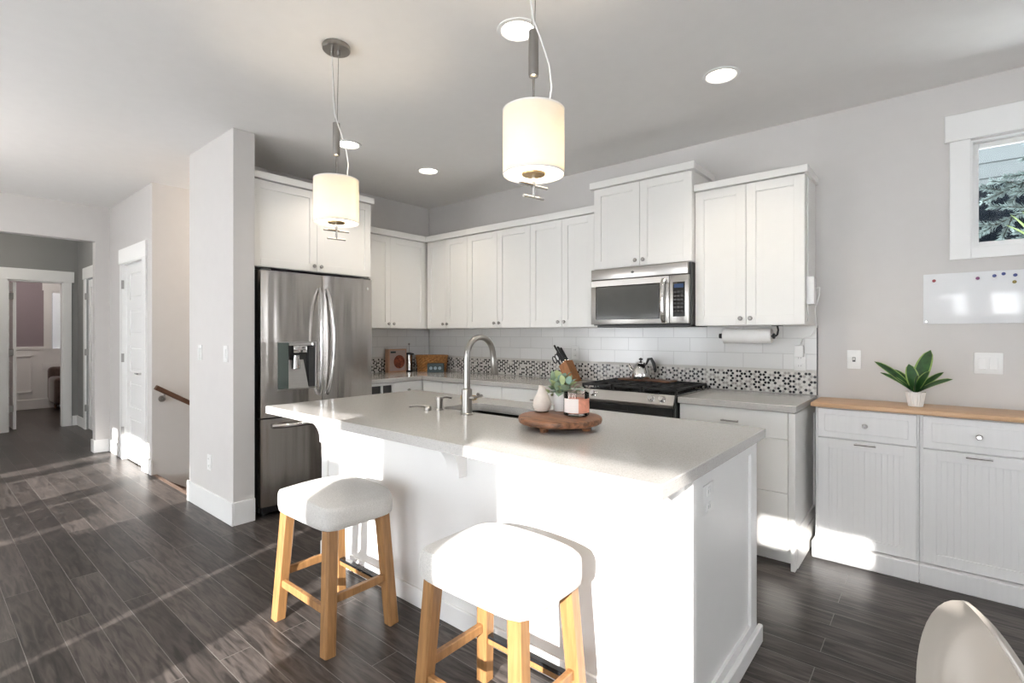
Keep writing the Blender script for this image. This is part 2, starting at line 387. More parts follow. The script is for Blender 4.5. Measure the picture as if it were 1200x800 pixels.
# unseen rear wall, its openings shaped to throw the sun patches
RW = MB()
RY0, RY1 = -6.03, -5.99
HEAD, HL = 2.23, 1.60
ops = [(-1.45, -1.22, 0.1, HL), (-1.0, -0.10, 0.1, HL), (0.15, 0.20, 0.1, HL), (0.20, 0.70, 1.12, HL), (0.70, 0.80, 0.6, HL), (0.80, 1.06, 1.04, HL),
       (2.41, 2.46, 0.1, HEAD), (2.56, 3.03, 1.95, HEAD), (3.03, 3.43, 0.1, HEAD), (4.245, 5.06, 0.1, HEAD), (5.38, 5.98, 2.045, 2.20)]
x = -2.87
for (a, b, z0, z1) in ops:
    if a > x + 1e-4: RW.box(x, a, RY0, RY1, 0, H)
    RW.box(a, b, RY0, RY1, 0, z0); RW.box(a, b, RY0, RY1, z1, H)
    x = b
RW.box(x, 6.4, RY0, RY1, 0, H)
struct('wall_rear', RW, 'wall', smooth=0)
struct('wall_right', MB().box(6.4, 6.5, -1.6, 0.12, 0, H).box(6.4, 6.5, -6.0, -2.0, 0, H).box(6.4, 6.5, -2.0, -1.6, 0, 1.1).box(6.4, 6.5, -2.0, -1.6, 2.0, H), 'wall', smooth=0)  # small unseen opening added to brighten the island end and sideboard
# hallway beyond the opening
HX = -5.15
OY0, OY1 = -2.95, -2.38
struct('wall_passage', MB().box(HX - 0.12, HX, -4.5, OY0, 0, H).box(HX - 0.12, HX, OY1, -2.22, 0, H).box(HX - 0.12, HX, OY0, OY1, 2.06, H)
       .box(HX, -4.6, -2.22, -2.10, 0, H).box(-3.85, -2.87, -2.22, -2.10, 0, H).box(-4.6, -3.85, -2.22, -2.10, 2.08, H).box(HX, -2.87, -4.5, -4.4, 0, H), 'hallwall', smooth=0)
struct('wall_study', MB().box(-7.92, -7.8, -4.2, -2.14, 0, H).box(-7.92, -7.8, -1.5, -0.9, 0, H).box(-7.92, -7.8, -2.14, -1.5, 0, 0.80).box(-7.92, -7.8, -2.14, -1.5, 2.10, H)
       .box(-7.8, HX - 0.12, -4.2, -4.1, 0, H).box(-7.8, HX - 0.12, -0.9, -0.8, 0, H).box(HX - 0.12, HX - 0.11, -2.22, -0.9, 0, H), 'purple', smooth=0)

def baseboard(name, segs, h=0.16, t=0.014):
    mb = MB()
    for s_ in segs: mb.box(*s_, 0, h, 0.003)
    struct(name, mb, 'trim')
baseboard('baseboard_column', [(-0.145, 0.727, -2.385, -2.37), (0.712, 0.727, -2.37, -2.228), (-0.145, -0.13, -2.37, -2.33)])
baseboard('baseboard_hall', [(-2.75, -2.33, -2.354, -2.34), (-1.325, -1.196, -2.354, -2.34)], 0.14)
baseboard('baseboard_entry', [(-2.75, -2.736, -2.475, -2.354), (-2.87, -2.736, -2.487, -2.47)], 0.14)
baseboard('baseboard_passage', [(HX, HX + 0.014, -2.285, -2.22), (HX, -4.75, -2.234, -2.22), (-3.68, -2.88, -2.234, -2.22)], 0.14)
baseboard('baseboard_back', [(3.83, 6.4, -0.014, 0)], 0.14)

# window over the sideboard
w1 = structroot('window_1', (4.96, 0, 1.75))
mb = MB()
mb.box(4.456, 5.472, -0.028, 0, 2.402, 2.552, 0.003).box(4.478, 4.568, -0.02, 0, 1.738, 2.402, 0.002).box(5.36, 5.45, -0.02, 0, 1.738, 2.402, 0.002).box(4.568, 5.36, -0.02, 0, 1.738, 1.80, 0.002)
obj('casing', mb, 'trim', w1)
mb = MB()
for (a, b, c, d) in ((4.568, 4.577, 1.80, 2.396), (5.351, 5.36, 1.80, 2.396), (4.577, 5.351, 1.80, 1.809), (4.577, 5.351, 2.387, 2.396)): mb.box(a, b, 0.0, 0.12, c, d)
obj('jamb', mb, 'trim', w1)
mb = MB()
for (a, b, c, d) in ((4.577, 4.603, 1.809, 2.387), (5.325, 5.351, 1.809, 2.387), (4.603, 5.325, 1.809, 1.835), (4.603, 5.325, 2.361, 2.387)): mb.box(a, b, 0.05, 0.085, c, d, 0.003)
obj('sash', mb, 'plastic', w1)
obj('pane', MB().box(4.60, 5.328, 0.066, 0.070, 1.832, 2.364), 'glass', w1, smooth=0)

def panel_door(mb, P, u0, u1, z0, z1, n=5, th=0.035, stile=0.11, d0=-0.035):
    rail = 0.10
    mb.ub(P, u0, u0 + stile, d0, d0 + th, z0, z1, 0.002); mb.ub(P, u1 - stile, u1, d0, d0 + th, z0, z1, 0.002)
    ph = (z1 - z0 - rail * (n + 1) - 0.08) / n
    z = z0
    for i in range(n + 1):
        h = rail + (0.08 if i == 0 else 0)
        mb.ub(P, u0 + stile, u1 - stile, d0, d0 + th, z, z + h)
        if i < n:
            mb.ub(P, u0 + stile, u1 - stile, d0, d0 + th - 0.012, z + h, z + h + ph)
            mb.ub(P, u0 + stile + 0.03, u1 - stile - 0.03, d0, d0 + th - 0.004, z + h + 0.03, z + h + ph - 0.03, 0.004)
        z += h + ph
    return mb
def lever(P, u, z, d0, dirn):
    mb = MB()
    a = P(u, d0, z); b = P(u, d0 + 0.012, z)
    mb.tube([a, b], 0.028, 16); mb.tube([b, P(u, d0 + 0.05, z)], 0.011, 10)
    mb.tube([P(u, d0 + 0.045, z), P(u + dirn * 0.05, d0 + 0.05, z), P(u + dirn * 0.115, d0 + 0.046, z)], 0.009, 10)
    return mb
P = XB(-2.34)
d1 = structroot('door_1', (-1.81, -2.34, 0))
obj('door_slab', panel_door(MB(), P, DX0 + 0.012, DX1 - 0.012, 0.012, 2.045, d0=-0.06, th=0.04), 'trim', d1)
mb = MB(); mb.ub(P, -2.26, -2.165, 0, 0.018, 0, 2.06, 0.002).ub(P, -1.455, -1.36, 0, 0.018, 0, 2.06, 0.002).ub(P, -2.285, -1.335, 0, 0.022, 2.06, 2.215, 0.002)
mb.ub(P, -2.165, -2.148, -0.1, 0.018, 0, 2.06).ub(P, -1.472, -1.455, -0.1, 0.018, 0, 2.06).ub(P, -2.165, -1.455, -0.1, 0.018, 2.045, 2.06)
obj('casing', mb, 'trim', d1)
for z in (0.30, 1.07, 1.84): obj('hinge', MB().ub(P, -2.164, -2.140, 0.004, 0.025, z - 0.045, z + 0.045), 'hinge', d1)
obj('lever_handle', lever(P, -1.535, 0.93, -0.02, -1), 'chrome', d1)
P = XB(-2.22)
d2 = structroot('door_2', (-4.2, -2.22, 0))
obj('door_slab', panel_door(MB(), P, -4.59, -3.86, 0.012, 2.065, d0=-0.06, th=0.04), 'trim', d2)
mb = MB(); mb.ub(P, -4.70, -4.595, 0, 0.018, 0, 2.08, 0.002).ub(P, -3.855, -3.76, 0, 0.018, 0, 2.08, 0.002).ub(P, -4.73, -3.73, 0, 0.022, 2.08, 2.235, 0.002)
obj('casing', mb, 'trim', d2)
for z in (0.30, 1.07, 1.84): obj('hinge', MB().ub(P, -4.598, -4.57, -0.022, 0.02, z - 0.045, z + 0.045, 0.003), 'hinge', d2)
obj('lever_handle', lever(P, -3.93, 0.93, -0.02, -1), 'nickel', d2)
P = XF(HX)
d3 = structroot('door_3', (HX, -2.7, 0))
mb = MB(); mb.ub(P, -3.05, OY0, 0, 0.018, 0, 2.06, 0.002).ub(P, OY1, -2.29, 0, 0.018, 0, 2.06, 0.002).ub(P, -3.08, -2.262, 0, 0.022, 2.06, 2.215, 0.002)
mb.ub(P, OY0, OY0 + 0.016, -0.12, 0.0, 0, 2.06).ub(P, OY1 - 0.016, OY1, -0.12, 0.0, 0, 2.06).ub(P, OY0, OY1, -0.12, 0.0, 2.044, 2.06)
obj('casing', mb, 'trim', d3)
mbd = panel_door(MB(), XB(-2.885), HX - 0.74, HX - 0.125, 0.012, 2.035)
obj('door_slab', mbd, 'trim', d3)
for z in (0.30, 1.07, 1.84): obj('hinge', MB().box(HX - 0.14, HX - 0.105, -2.935, -2.88, z - 0.045, z + 0.045, 0.003), 'hinge', d3)

# study: wainscot, window with blind, armchair
mb = MB(); SX = -7.8
mb.box(SX, SX + 0.02, -4.1, -0.9, 0, 1.06).box(SX, SX + 0.035, -4.1, -2.24, 1.04, 1.10, 0.004).box(SX, SX + 0.03, -4.1, -0.9, 0, 0.17, 0.004)
for y0, y1 in ((-3.3, -2.95), (-2.82, -2.40)):
    for (a, b, c, d) in ((y0, y1, 0.92, 0.945), (y0, y1, 0.29, 0.315), (y0, y0 + 0.025, 0.29, 0.945), (y1 - 0.025, y1, 0.29, 0.945)): mb.box(SX + 0.02, SX + 0.035, a, b, c, d)
struct('trim_wainscot', mb, 'trim')
w2 = structroot('window_2', (SX, -1.8, 0.8))
mb = MB(); mb.box(SX, SX + 0.022, -2.25, -2.14, 0.74, 2.12).box(SX, SX + 0.022, -1.5, -1.39, 0.74, 2.12).box(SX, SX + 0.026, -2.27, -1.37, 2.10, 2.24).box(SX, SX + 0.04, -2.27, -1.37, 0.70, 0.80)
obj('casing', mb, 'trim', w2)
mb = MB()
for k in range(28):
    z = 0.83 + k * 0.045
    mb.loft([[(SX - 0.02 - 0.018, -2.13, z - 0.026), (SX - 0.02 + 0.018, -2.13, z + 0.026), (SX - 0.018 + 0.018, -2.13, z + 0.029), (SX - 0.018 - 0.018, -2.13, z - 0.023)],
             [(SX - 0.02 - 0.018, -1.51, z - 0.026), (SX - 0.02 + 0.018, -1.51, z + 0.026), (SX - 0.018 + 0.018, -1.51, z + 0.029), (SX - 0.018 - 0.018, -1.51, z - 0.023)]])
mb.box(SX - 0.04, SX, -2.135, -1.505, 2.06, 2.10)
obj('slatted_blind', mb, 'trim', w2)
ac = thing('armchair', 'dark brown upholstered armchair under the blind in the far room', 'armchair', (-7.25, -2.0, 0))
mb = MB(); mb.box(-7.60, -6.95, -2.02, -1.42, 0.14, 0.44, 0.05, 3); obj('seat', mb, 'brown', ac)
mb = MB(); mb.box(-7.72, -7.52, -2.22, -1.25, 0.14, 0.74, 0.07, 3); obj('backrest', mb, 'brown', ac)
for y in (-2.13, -1.31): obj('armrest', MB().box(-7.55, -6.92, y - 0.10, y + 0.10, 0.12, 0.58, 0.06, 3), 'brown', ac)
for px_, py_ in ((-6.98, -2.12), (-6.98, -1.32), (-7.6, -2.12), (-7.6, -1.32)): obj('leg', MB().tube([(px_, py_, 0), (px_, py_, 0.15)], 0.022, 10, rad=[0.016, 0.026]), 'walnut', ac)

# stairs + handrail
mb = MB()
for k in range(9):
    y0 = -2.24 + 0.26 * k; z = -0.18 * (k + 1)
    mb.box(-1.209, -0.131, y0, y0 + 0.30, z - 0.04, z, 0.006).box(-1.209, -0.131, y0 + 0.26, y0 + 0.275, z - 0.2, z - 0.04)
mb.box(-1.209, -0.131, -2.342, -2.30, -0.03, 0.001, 0.004)
struct('trim_stairs', mb, 'tread')
mb = MB(); mb.prism([(-2.345, 0.0), (0.4, -1.71), (0.4, -2.1), (-2.345, -0.6)], lambda u, d, z: (d, u, z), -1.2095, -1.195); struct('trim_stringer', mb, 'tread')
hr = thing('handrail', 'dark stained wooden handrail sloping down the stairwell wall', 'handrail', (-1.15, -2.3, 0.8))
mb = MB(); mb.bar((-1.135, -2.33, 0.825), (-1.135, 0.4, -0.88), 0.05, 0.05, 0.042, 0.042, up=(1, 0, 0)); obj('rail', mb, 'walnut', hr)
for y in (-2.26, -1.0): 
    z = 0.825 - (y + 2.33) * 0.6245
    mb = MB().tube([(-1.21, y, z - 0.075), (-1.20, y, z - 0.075)], 0.03, 14).tube([(-1.205, y, z - 0.075), (-1.165, y, z - 0.075), (-1.137, y, z - 0.055), (-1.135, y, z - 0.024)], 0.008, 8)
    obj('bracket', mb, 'nickel', hr)

# ------------------------------------------------------------ electrical plates
def plate(label, P, u, z, kind='outlet', w=0.072, h=0.116, name='wall_outlet', cat='outlet', group=None):
    t = thing(name, label, cat, P(u, 0, z - h / 2), group)
    obj('cover_plate', MB().ub(P, u - w / 2, u + w / 2, 0.0, 0.006, z - h / 2, z + h / 2, 0.003, 2), 'plastic', t)
    if kind == 'outlet':
        for dz in (0.026, -0.026):
            f = obj('receptacle', MB().ub(P, u - 0.017, u + 0.017, 0.006, 0.009, z + dz - 0.015, z + dz + 0.015, 0.003, 2), 'plastic', t)
            obj('slots', MB().ub(P, u - 0.008, u - 0.006, 0.008, 0.0095, z + dz - 0.005, z + dz + 0.006).ub(P, u + 0.006, u + 0.008, 0.008, 0.0095, z + dz - 0.005, z + dz + 0.006), 'darkgrey', f)
    elif kind == 'toggle':
        obj('toggle', MB().ub(P, u - 0.005, u + 0.005, 0.006, 0.02, z - 0.004, z + 0.012, 0.002), 'plastic', t)
        obj('toggle_slot', MB().ub(P, u - 0.008, u + 0.008, 0.005, 0.0075, z - 0.014, z + 0.014, 0.001), 'darkgrey', t)
    else:
        k = int(kind)
        for i in range(k):
            c = u + (i - (k - 1) / 2) * 0.046
            obj('rocker', MB().ub(P, c - 0.0165, c + 0.0165, 0.006, 0.011, z - 0.034, z + 0.034, 0.002), 'plastic', t)
    return t
PB, PC = XB(0.0), XB(-2.37)
plate('white single switch plate on the grey wall left of the leafy plant', PB, 4.025, 1.16, 'toggle', name='light_switch', cat='light switch')
plate('wide white double rocker switch plate under the whiteboard', PB, 4.638, 1.158, '2', w=0.118, name='light_switch', cat='light switch')
plate('left of the two switch plates on the white column', PC, 0.10, 1.18, '1', name='light_switch', cat='light switch')
plate('right of the two switch plates on the column, beside the refrigerator', PC, 0.59, 1.18, '1', name='light_switch', cat='light switch')
plate('small outlet low on the column above the baseboard', PC, 0.29, 0.37, 'outlet')

# ------------------------------------------------------------ cabinet helpers
def shaker(P, u0, u1, z0, z1, d0, th=0.02, st=0.058, rec=0.010):
    mb = MB(); g = 0.0015
    u0 += g; u1 -= g; z0 += g; z1 -= g
    mb.ub(P, u0, u0 + st, d0, d0 + th, z0, z1, 0.0012).ub(P, u1 - st, u1, d0, d0 + th, z0, z1, 0.0012)
    mb.ub(P, u0 + st, u1 - st, d0, d0 + th, z0, z0 + st, 0.0008).ub(P, u0 + st, u1 - st, d0, d0 + th, z1 - st, z1, 0.0008)
    mb.ub(P, u0 + st * 0.8, u1 - st * 0.8, d0, d0 + th - rec, z0 + st * 0.8, z1 - st * 0.8)
    return mb
def slab(P, u0, u1, z0, z1, d0, th=0.02):
    g = 0.0015
    return MB().ub(P, u0 + g, u1 - g, d0, d0 + th, z0 + g, z1 - g, 0.0015)
def knob(P, u, z, d):
    mb = MB(); mb.tube([P(u, d, z), P(u, d + 0.008, z)], 0.007, 10); mb.tube([P(u, d + 0.007, z), P(u, d + 0.012, z), P(u, d + 0.020, z), P(u, d + 0.026, z)], 0.013, 14, rad=[0.007, 0.0135, 0.0145, 0.009])
    return mb
def pull(P, u, z, d, w=0.10):
    mb = MB()
    mb.tube([P(u - w / 2, d + 0.022, z), P(u + w / 2, d + 0.022, z)], 0.005, 8)
    for s_ in (-1, 1): mb.tube([P(u + s_ * w * 0.42, d, z), P(u + s_ * w * 0.42, d + 0.022, z)], 0.005, 8)
    return mb

def upper(label, P, u0, u1, z0, z1, depth, seams, crown_top, crown_out=0.022, flip=None, ends=(False, False), kz=0.045, group='white wall cabinets'):
    """wall cabinet: body + crown + doors with knobs; seams = list of door boundaries"""
    c = P((u0 + u1) / 2, 0, z0)
    t = thing('wall_cabinet', label, 'cabinet', c, group)
    obj('body', MB().ub(P, u0 + 0.0005, u1 - 0.0005, 0.001, depth, z0, z1 + 0.01, 0.001), 'cab', t)
    e0 = crown_out if ends[0] else 0; e1 = crown_out if ends[1] else 0
    mb = MB().ub(P, u0 - e0, u1 + e1, 0.001, depth + 0.02 + crown_out, z1 + 0.004, crown_top, 0.002)
    obj('crown', mb, 'cab', t)
    n = len(seams) - 1
    for i in range(n):
        dr = obj('door', shaker(P, seams[i], seams[i + 1], z0 + 0.002, z1, depth), 'cab', t)
        side = (1 if i % 2 == 0 else -1)
        ku = seams[i + 1] - 0.03 if side == 1 else seams[i] + 0.03
        obj('knob', knob(P, ku, z0 + kz, depth + 0.02), 'nickel', dr)
    return t
UB = XB(0.0); UL = XF(0.0)
upper('white wall cabinet on the short left wall beside the refrigerator', UL, -1.195, -0.001, 1.375, 2.265, 0.33, [-1.19, -0.79, -0.352], 2.326)
upper('white wall cabinet in the corner, first from the corner on the tiled wall', UB, 0.352, 0.962, 1.375, 2.265, 0.33, [0.375, 0.655, 0.962], 2.325)
upper('white wall cabinet above the faucet, second from the corner', UB, 0.962, 1.725, 1.375, 2.265, 0.33, [0.962, 1.345, 1.725], 2.325)
upper('white wall cabinet directly left of the microwave', UB, 1.725, 2.384, 1.375, 2.265, 0.33, [1.725, 2.055, 2.362], 2.325)
upper('raised white wall cabinet above the microwave', UB, 2.385, 3.152, 1.812, 2.43, 0.38, [2.39, 2.771, 3.152], 2.484, ends=(True, True))
upper('white wall cabinet right of the microwave above the paper towels', UB, 3.153, 3.815, 1.375, 2.285, 0.33, [3.155, 3.482, 3.815], 2.335, ends=(False, True), crown_out=0.018)
upper('deep white cabinet above the stainless refrigerator', UL, -2.222, -1.215, 1.812, 2.448, 0.62, [-2.215, -1.715, -1.215], 2.503, ends=(False, True))
single('refrigerator_side_panel', MB().box(0.001, 0.63, -1.232, -1.214, 0, 1.811, 0.001), 'cab', 'tall white panel along the right side of the refrigerator', 'panel')

# backsplash
Z0, Z1, BT = CT + 0.001, 1.374, 1.082
pit = 0.0205; rp = 0.0096
rr_ = random.Random(3)
def pennies(mb, n0, n1, axis):
    row = 0; z = Z0 + 0.011
    while z < BT - 0.008:
        i = 0; u = n0 + 0.011 + (pit / 2 if row % 2 else 0)
        while u < n1 - 0.008:
            k = (i - row // 2 + 2 * row) % 3
            r_ = rr_.random()
            mb.mi = 0 if k == 0 else (2 if r_ < 0.52 else (1 if r_ < 0.82 else 0))
            q = [(rp * math.cos(math.pi / 6 + math.pi / 3 * a), rp * math.sin(math.pi / 6 + math.pi / 3 * a)) for a in range(6)]
            mb.quad(*([(u + a, -0.0085, z + b) for a, b in q] if axis == 'x' else [(0.0085, -(u + a), z + b) for a, b in q]))
            u += pit; i += 1
        z += pit * 0.866; row += 1
UVB = lambda co: (co.x - co.y + 0.049, co.z - BT)
bs = thing('backsplash', 'long white tile backsplash with penny tile band behind the range', 'backsplash', (1.9, -0.001, CT))
obj('subway_tile', MB().box(0.009, 3.824, -0.008, -0.0005, BT, Z1), 'tilewhite', bs, smooth=0, uv=UVB)
mb = MB(); mb.mi = 3; mb.box(0.009, 3.824, -0.006, -0.0005, Z0, BT); pennies(mb, 0.01, 3.822, 'x')
obj('penny_tile_band', mb, ['pen_w', 'pen_g', 'pen_k', 'mat_grout'], bs, smooth=0)
obj('edge_trim', MB().box(3.824, 3.829, -0.012, -0.0005, Z0, Z1), 'darkgrey', bs, smooth=0)
bs = thing('backsplash', 'short tile backsplash behind the food box on the left wall', 'backsplash', (0.001, -0.6, CT))
obj('subway_tile', MB().box(0.0005, 0.008, -1.19, -0.009, BT, Z1), 'tilewhite', bs, smooth=0, uv=UVB)
mb = MB(); mb.mi = 3; mb.box(0.0005, 0.006, -1.19, -0.009, Z0, BT); pennies(mb, 0.01, 1.19, 'y')
obj('penny_tile_band', mb, ['pen_w', 'pen_g', 'pen_k', 'mat_grout'], bs, smooth=0)
PT = XB(-0.008)
plate('white outlet on the tile above the knife block', PT, 1.97, 1.155, 'outlet')
plate('white outlet below the plug-in charger at the tile end', PT, 3.728, 1.135, 'outlet')

# ------------------------------------------------------------ base cabinets and counters
def basecab(label, P, u0, u1, depth, fronts, group='white base cabinets', toe=True, sides=()):
    t = thing('base_cabinet', label, 'cabinet', P((u0 + u1) / 2, 0, 0), group)
    mb = MB().ub(P, u0 + 0.0005, u1 - 0.0005, 0.001, depth, 0.10, CT - 0.041, 0.001)
    mb.ub(P, u0 + 0.002, u1 - 0.002, 0.001, depth - 0.065, 0, 0.10)
    obj('body', mb, 'cab', t)
    for f in fronts:
        kind, a, b, z0, z1, hw = f
        if kind == 'cubby':
            m2 = MB().ub(P, a, b, depth, depth + 0.02, z0, z0 + 0.02).ub(P, a, b, depth, depth + 0.02, z1 - 0.02, z1).ub(P, a, a + 0.015, depth, depth + 0.02, z0, z1).ub(P, b - 0.015, b, depth, depth + 0.02, z0, z1).ub(P, (a + b) / 2 - 0.008, (a + b) / 2 + 0.008, depth, depth + 0.02, z0, z1)
            o = obj('cubby_frame', m2, 'cab', t)
            obj('cubby_inside', MB().ub(P, a + 0.01, b - 0.01, depth - 0.002, depth + 0.002, z0 + 0.01, z1 - 0.01), 'darkgrey', o)
            continue
        o = obj('drawer' if kind == 'drawer' else 'door', (slab if kind == 'drawer' else shaker)(P, a, b, z0, z1, depth), 'cab', t)
        if hw == 'pull': obj('pull', pull(P, (a + b) / 2, (z0 + z1) / 2, depth + 0.02), 'nickel', o)
        if hw == 'knob': obj('knob', knob(P, (a + b) / 2, (z0 + z1) / 2, depth + 0.02), 'nickel', o)
    return t
ZT = CT - 0.043
basecab('white base cabinet with two open cubbies next to the refrigerator', UL, -1.213, -0.96, 0.605, [('cubby', -1.21, -0.96, 0.72, ZT, 0), ('door', -1.21, -0.96, 0.102, 0.72, 'none')])
basecab('white corner base cabinet with one knobbed drawer left of the faucet', UL, -0.96, -0.001, 0.605, [('drawer', -0.96, -0.632, 0.72, ZT, 'knob'), ('door', -0.96, -0.632, 0.102, 0.72, 'knob')])
basecab('narrow white base cabinet next to the inside corner of the counter', UB, 0.626, 1.12, 0.605, [('drawer', 0.63, 0.907, 0.72, ZT, 'none'), ('drawer', 0.907, 1.12, 0.72, ZT, 'none'), ('door', 0.63, 0.907, 0.102, 0.72, 'none'), ('door', 0.907, 1.12, 0.102, 0.72, 'none')])
basecab('white base cabinet behind the faucet with a narrow drawer', UB, 1.12, 1.64, 0.605, [('drawer', 1.12, 1.64, 0.72, ZT, 'knob'), ('door', 1.12, 1.38, 0.102, 0.72, 'knob'), ('door', 1.38, 1.64, 0.102, 0.72, 'knob')])
basecab('white base cabinet directly left of the range', UB, 1.64, 2.375, 0.605, [('drawer', 1.64, 2.375, 0.72, ZT, 'pull'), ('door', 1.64, 2.01, 0.102, 0.72, 'knob'), ('door', 2.01, 2.375, 0.102, 0.72, 'knob')])
dc = basecab('three-drawer white base cabinet at the right end of the counter', UB, 3.158, 3.80, 0.615, [('drawer', 3.16, 3.782, 0.725, ZT, 'pull'), ('drawer', 3.16, 3.782, 0.42, 0.725, 'none'), ('drawer', 3.16, 3.782, 0.102, 0.42, 'none')])
mb = MB(); PS = XF(3.80)
mb.prism([(-0.001, 0.001), (-0.57, 0.001), (-0.57, 0.001), (-0.658, 0.001), (-0.658, ZT), (-0.001, ZT)][0:2] + [(-0.658, 0.001), (-0.658, ZT), (-0.001, ZT)], PS, 0, 0.012)
obj('end_panel', mb, 'cab', dc)
mb = MB(); mb.ub(PS, -0.658, -0.60, 0.012, 0.022, 0.001, ZT, 0.001).ub(PS, -0.06, -0.001, 0.012, 0.022, 0.001, ZT, 0.001).ub(PS, -0.60, -0.06, 0.012, 0.022, 0.16, 0.22, 0.001).ub(PS, -0.60, -0.06, 0.012, 0.022, ZT - 0.06, ZT, 0.001).ub(PS, -0.60, -0.001, 0.012, 0.026, 0.001, 0.155, 0.002)
obj('end_frame', mb, 'cab', dc)

mb = MB(); y = -0.645
mb.box(0.001, 2.383, y, -0.009, CT - 0.04, CT, 0.003).box(0.001, 0.645, -1.212, y + 0.003, CT - 0.04, CT, 0.003)
single('countertop', mb, 'quartz', 'L-shaped speckled quartz countertop running from the refrigerator to the range', 'countertop')
single('countertop', MB().box(3.157, 3.826, -0.662, -0.009, CT - 0.04, CT, 0.003), 'quartz', 'short speckled quartz countertop right of the range', 'countertop')

# ------------------------------------------------------------ refrigerator
fr = thing('refrigerator', 'stainless steel french door refrigerator with water dispenser', 'refrigerator', (0.4, -1.74, 0))
FY0, FY1, FS = -2.196, -1.272, -1.726
obj('body', MB().box(0.03, 0.685, FY0 + 0.006, FY1 - 0.006, 0.03, 1.775, 0.004), 'darkgrey', fr)
obj('top_hinge_cover', MB().box(0.60, 0.735, FY0 + 0.01, FY0 + 0.075, 1.776, 1.79, 0.004).box(0.60, 0.735, FY1 - 0.075, FY1 - 0.01, 1.776, 1.79, 0.004), 'darkgrey', fr)
obj('toe_grille', MB().box(0.64, 0.72, FY0 + 0.02, FY1 - 0.02, 0.025, 0.075, 0.004), 'black', fr)
for yy in (FY0 + 0.06, FY1 - 0.06):
    obj('foot', MB().tube([(0.66, yy, 0.0), (0.66, yy, 0.03)], 0.022, 12), 'black', fr)
def curved_front(y0, y1, z0, z1, bulge=0.012, x0=0.69, x1=0.748, n=14, hole=None, nz=1):
    """door slab whose front face bows out a little in plan"""
    mb = MB(); ym, hw = (y0 + y1) / 2, (y1 - y0) / 2
    prof = [(x0, y0)]
    for i in range(n + 1):
        t = -1 + 2 * i / n
        e = 1 - abs(t) ** 10
        prof.append((x1 - 0.012 + 0.012 * e + bulge * (1 - t * t), ym + hw * t))
    prof.append((x0, y1))
    mb.loft([[(px, py, z0) for px, py in prof], [(px, py, z1) for px, py in prof]])
    return mb
def cfx(y, y0, y1, bulge=0.012, x1=0.748):
    t = (y - (y0 + y1) / 2) / ((y1 - y0) / 2); return x1 + bulge * (1 - t * t)
ZF = 0.712
dsp = (-2.088, -1.786, 0.905, 1.262)
# left door is built around the dispenser recess
mb = MB(); y0, y1 = FY0, FS - 0.002
def strip(ya, yb, z0, z1, xb=0.69):
    n = 6; pf = [(xb, ya)]
    for i in range(n + 1):
        yy = ya + (yb - ya) * i / n; t = (yy - (y0 + y1) / 2) / ((y1 - y0) / 2)
        pf.append((0.736 + 0.012 * (1 - abs(t) ** 10) + 0.012 * (1 - t * t), yy))
    pf.append((xb, yb)); mb.loft([[(a, b, z0) for a, b in pf], [(a, b, z1) for a, b in pf]])
strip(y0, y1, dsp[3], 1.776); strip(y0, y1, ZF + 0.006, dsp[2]); strip(y0, dsp[0], dsp[2], dsp[3]); strip(dsp[1], y1, dsp[2], dsp[3])
ld = obj('door', mb, 'steel', fr, smooth=50)
mb = curved_front(FS + 0.002, FY1, ZF + 0.006, 1.776); rd = obj('door', mb, 'steel', fr, smooth=50)
mb = curved_front(FY0, FY1, 0.08, ZF - 0.004, bulge=0.016); fd = obj('freezer_drawer', mb, 'steel', fr, smooth=50)
obj('badge', MB().tube([(cfx(-1.325, FS, FY1) - 0.001, -1.325, 1.70), (cfx(-1.325, FS, FY1) + 0.002, -1.325, 1.70)], 0.012, 16), 'chrome', rd)
# dispenser
a, b, z0, z1 = dsp
dp = obj('dispenser_frame', MB().box(0.69, 0.7, a, b, z0, z1).box(0.70, 0.757, a, a + 0.004, z0, z1).box(0.70, 0.757, b - 0.006, b, z0, z1, 0.001).box(0.70, 0.757, a, b, z0, z0 + 0.012, 0.001).box(0.70, 0.757, a, b, z1 - 0.006, z1), 'steelh', fr)
obj('control_panel', MB().box(0.70, 0.7605, a + 0.004, a + 0.083, z0 + 0.012, z1 - 0.006, 0.002), 'panelglass', dp)
mb = MB()
mb.loft([[(0.705, a + 0.085, z0 + 0.02), (0.752, a + 0.085, z0 + 0.012), (0.752, b - 0.06, z0 + 0.012), (0.705, b - 0.06, z0 + 0.02)], [(0.700, a + 0.085, z1 - 0.1), (0.705, a + 0.085, z1 - 0.1), (0.705, b - 0.085, z1 - 0.1), (0.70, b - 0.085, z1 - 0.1)]])
obj('recess_back', mb, 'steelh', dp)
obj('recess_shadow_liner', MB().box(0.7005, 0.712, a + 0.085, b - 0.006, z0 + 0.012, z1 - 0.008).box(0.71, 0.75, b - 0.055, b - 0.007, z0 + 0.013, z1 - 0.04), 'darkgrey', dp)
obj('nozzle_block', MB().box(0.712, 0.752, a + 0.125, b - 0.07, z1 - 0.085, z1 - 0.028, 0.006, 2).box(0.712, 0.755, a + 0.085, b - 0.01, z1 - 0.03, z1 - 0.007, 0.003), 'chrome', dp)
obj('paddle', MB().tube([(0.735, a + 0.15, z1 - 0.10), (0.728, a + 0.15, z1 - 0.20)], 0.03, 12, rad=[0.028, 0.034]), 'chrome', dp)
def bowed(z0, z1, y, out0, out1, lean=0.0):
    pts = []
    for i in range(15):
        t = i / 14; z = z0 + (z1 - z0) * t; k = 1 - (2 * t - 1) ** 2
        xx = out0 + (out1 - out0) * (k ** 0.6 if k > 0 else 0)
        pts.append((xx, y + lean * (k), z))
    return pts
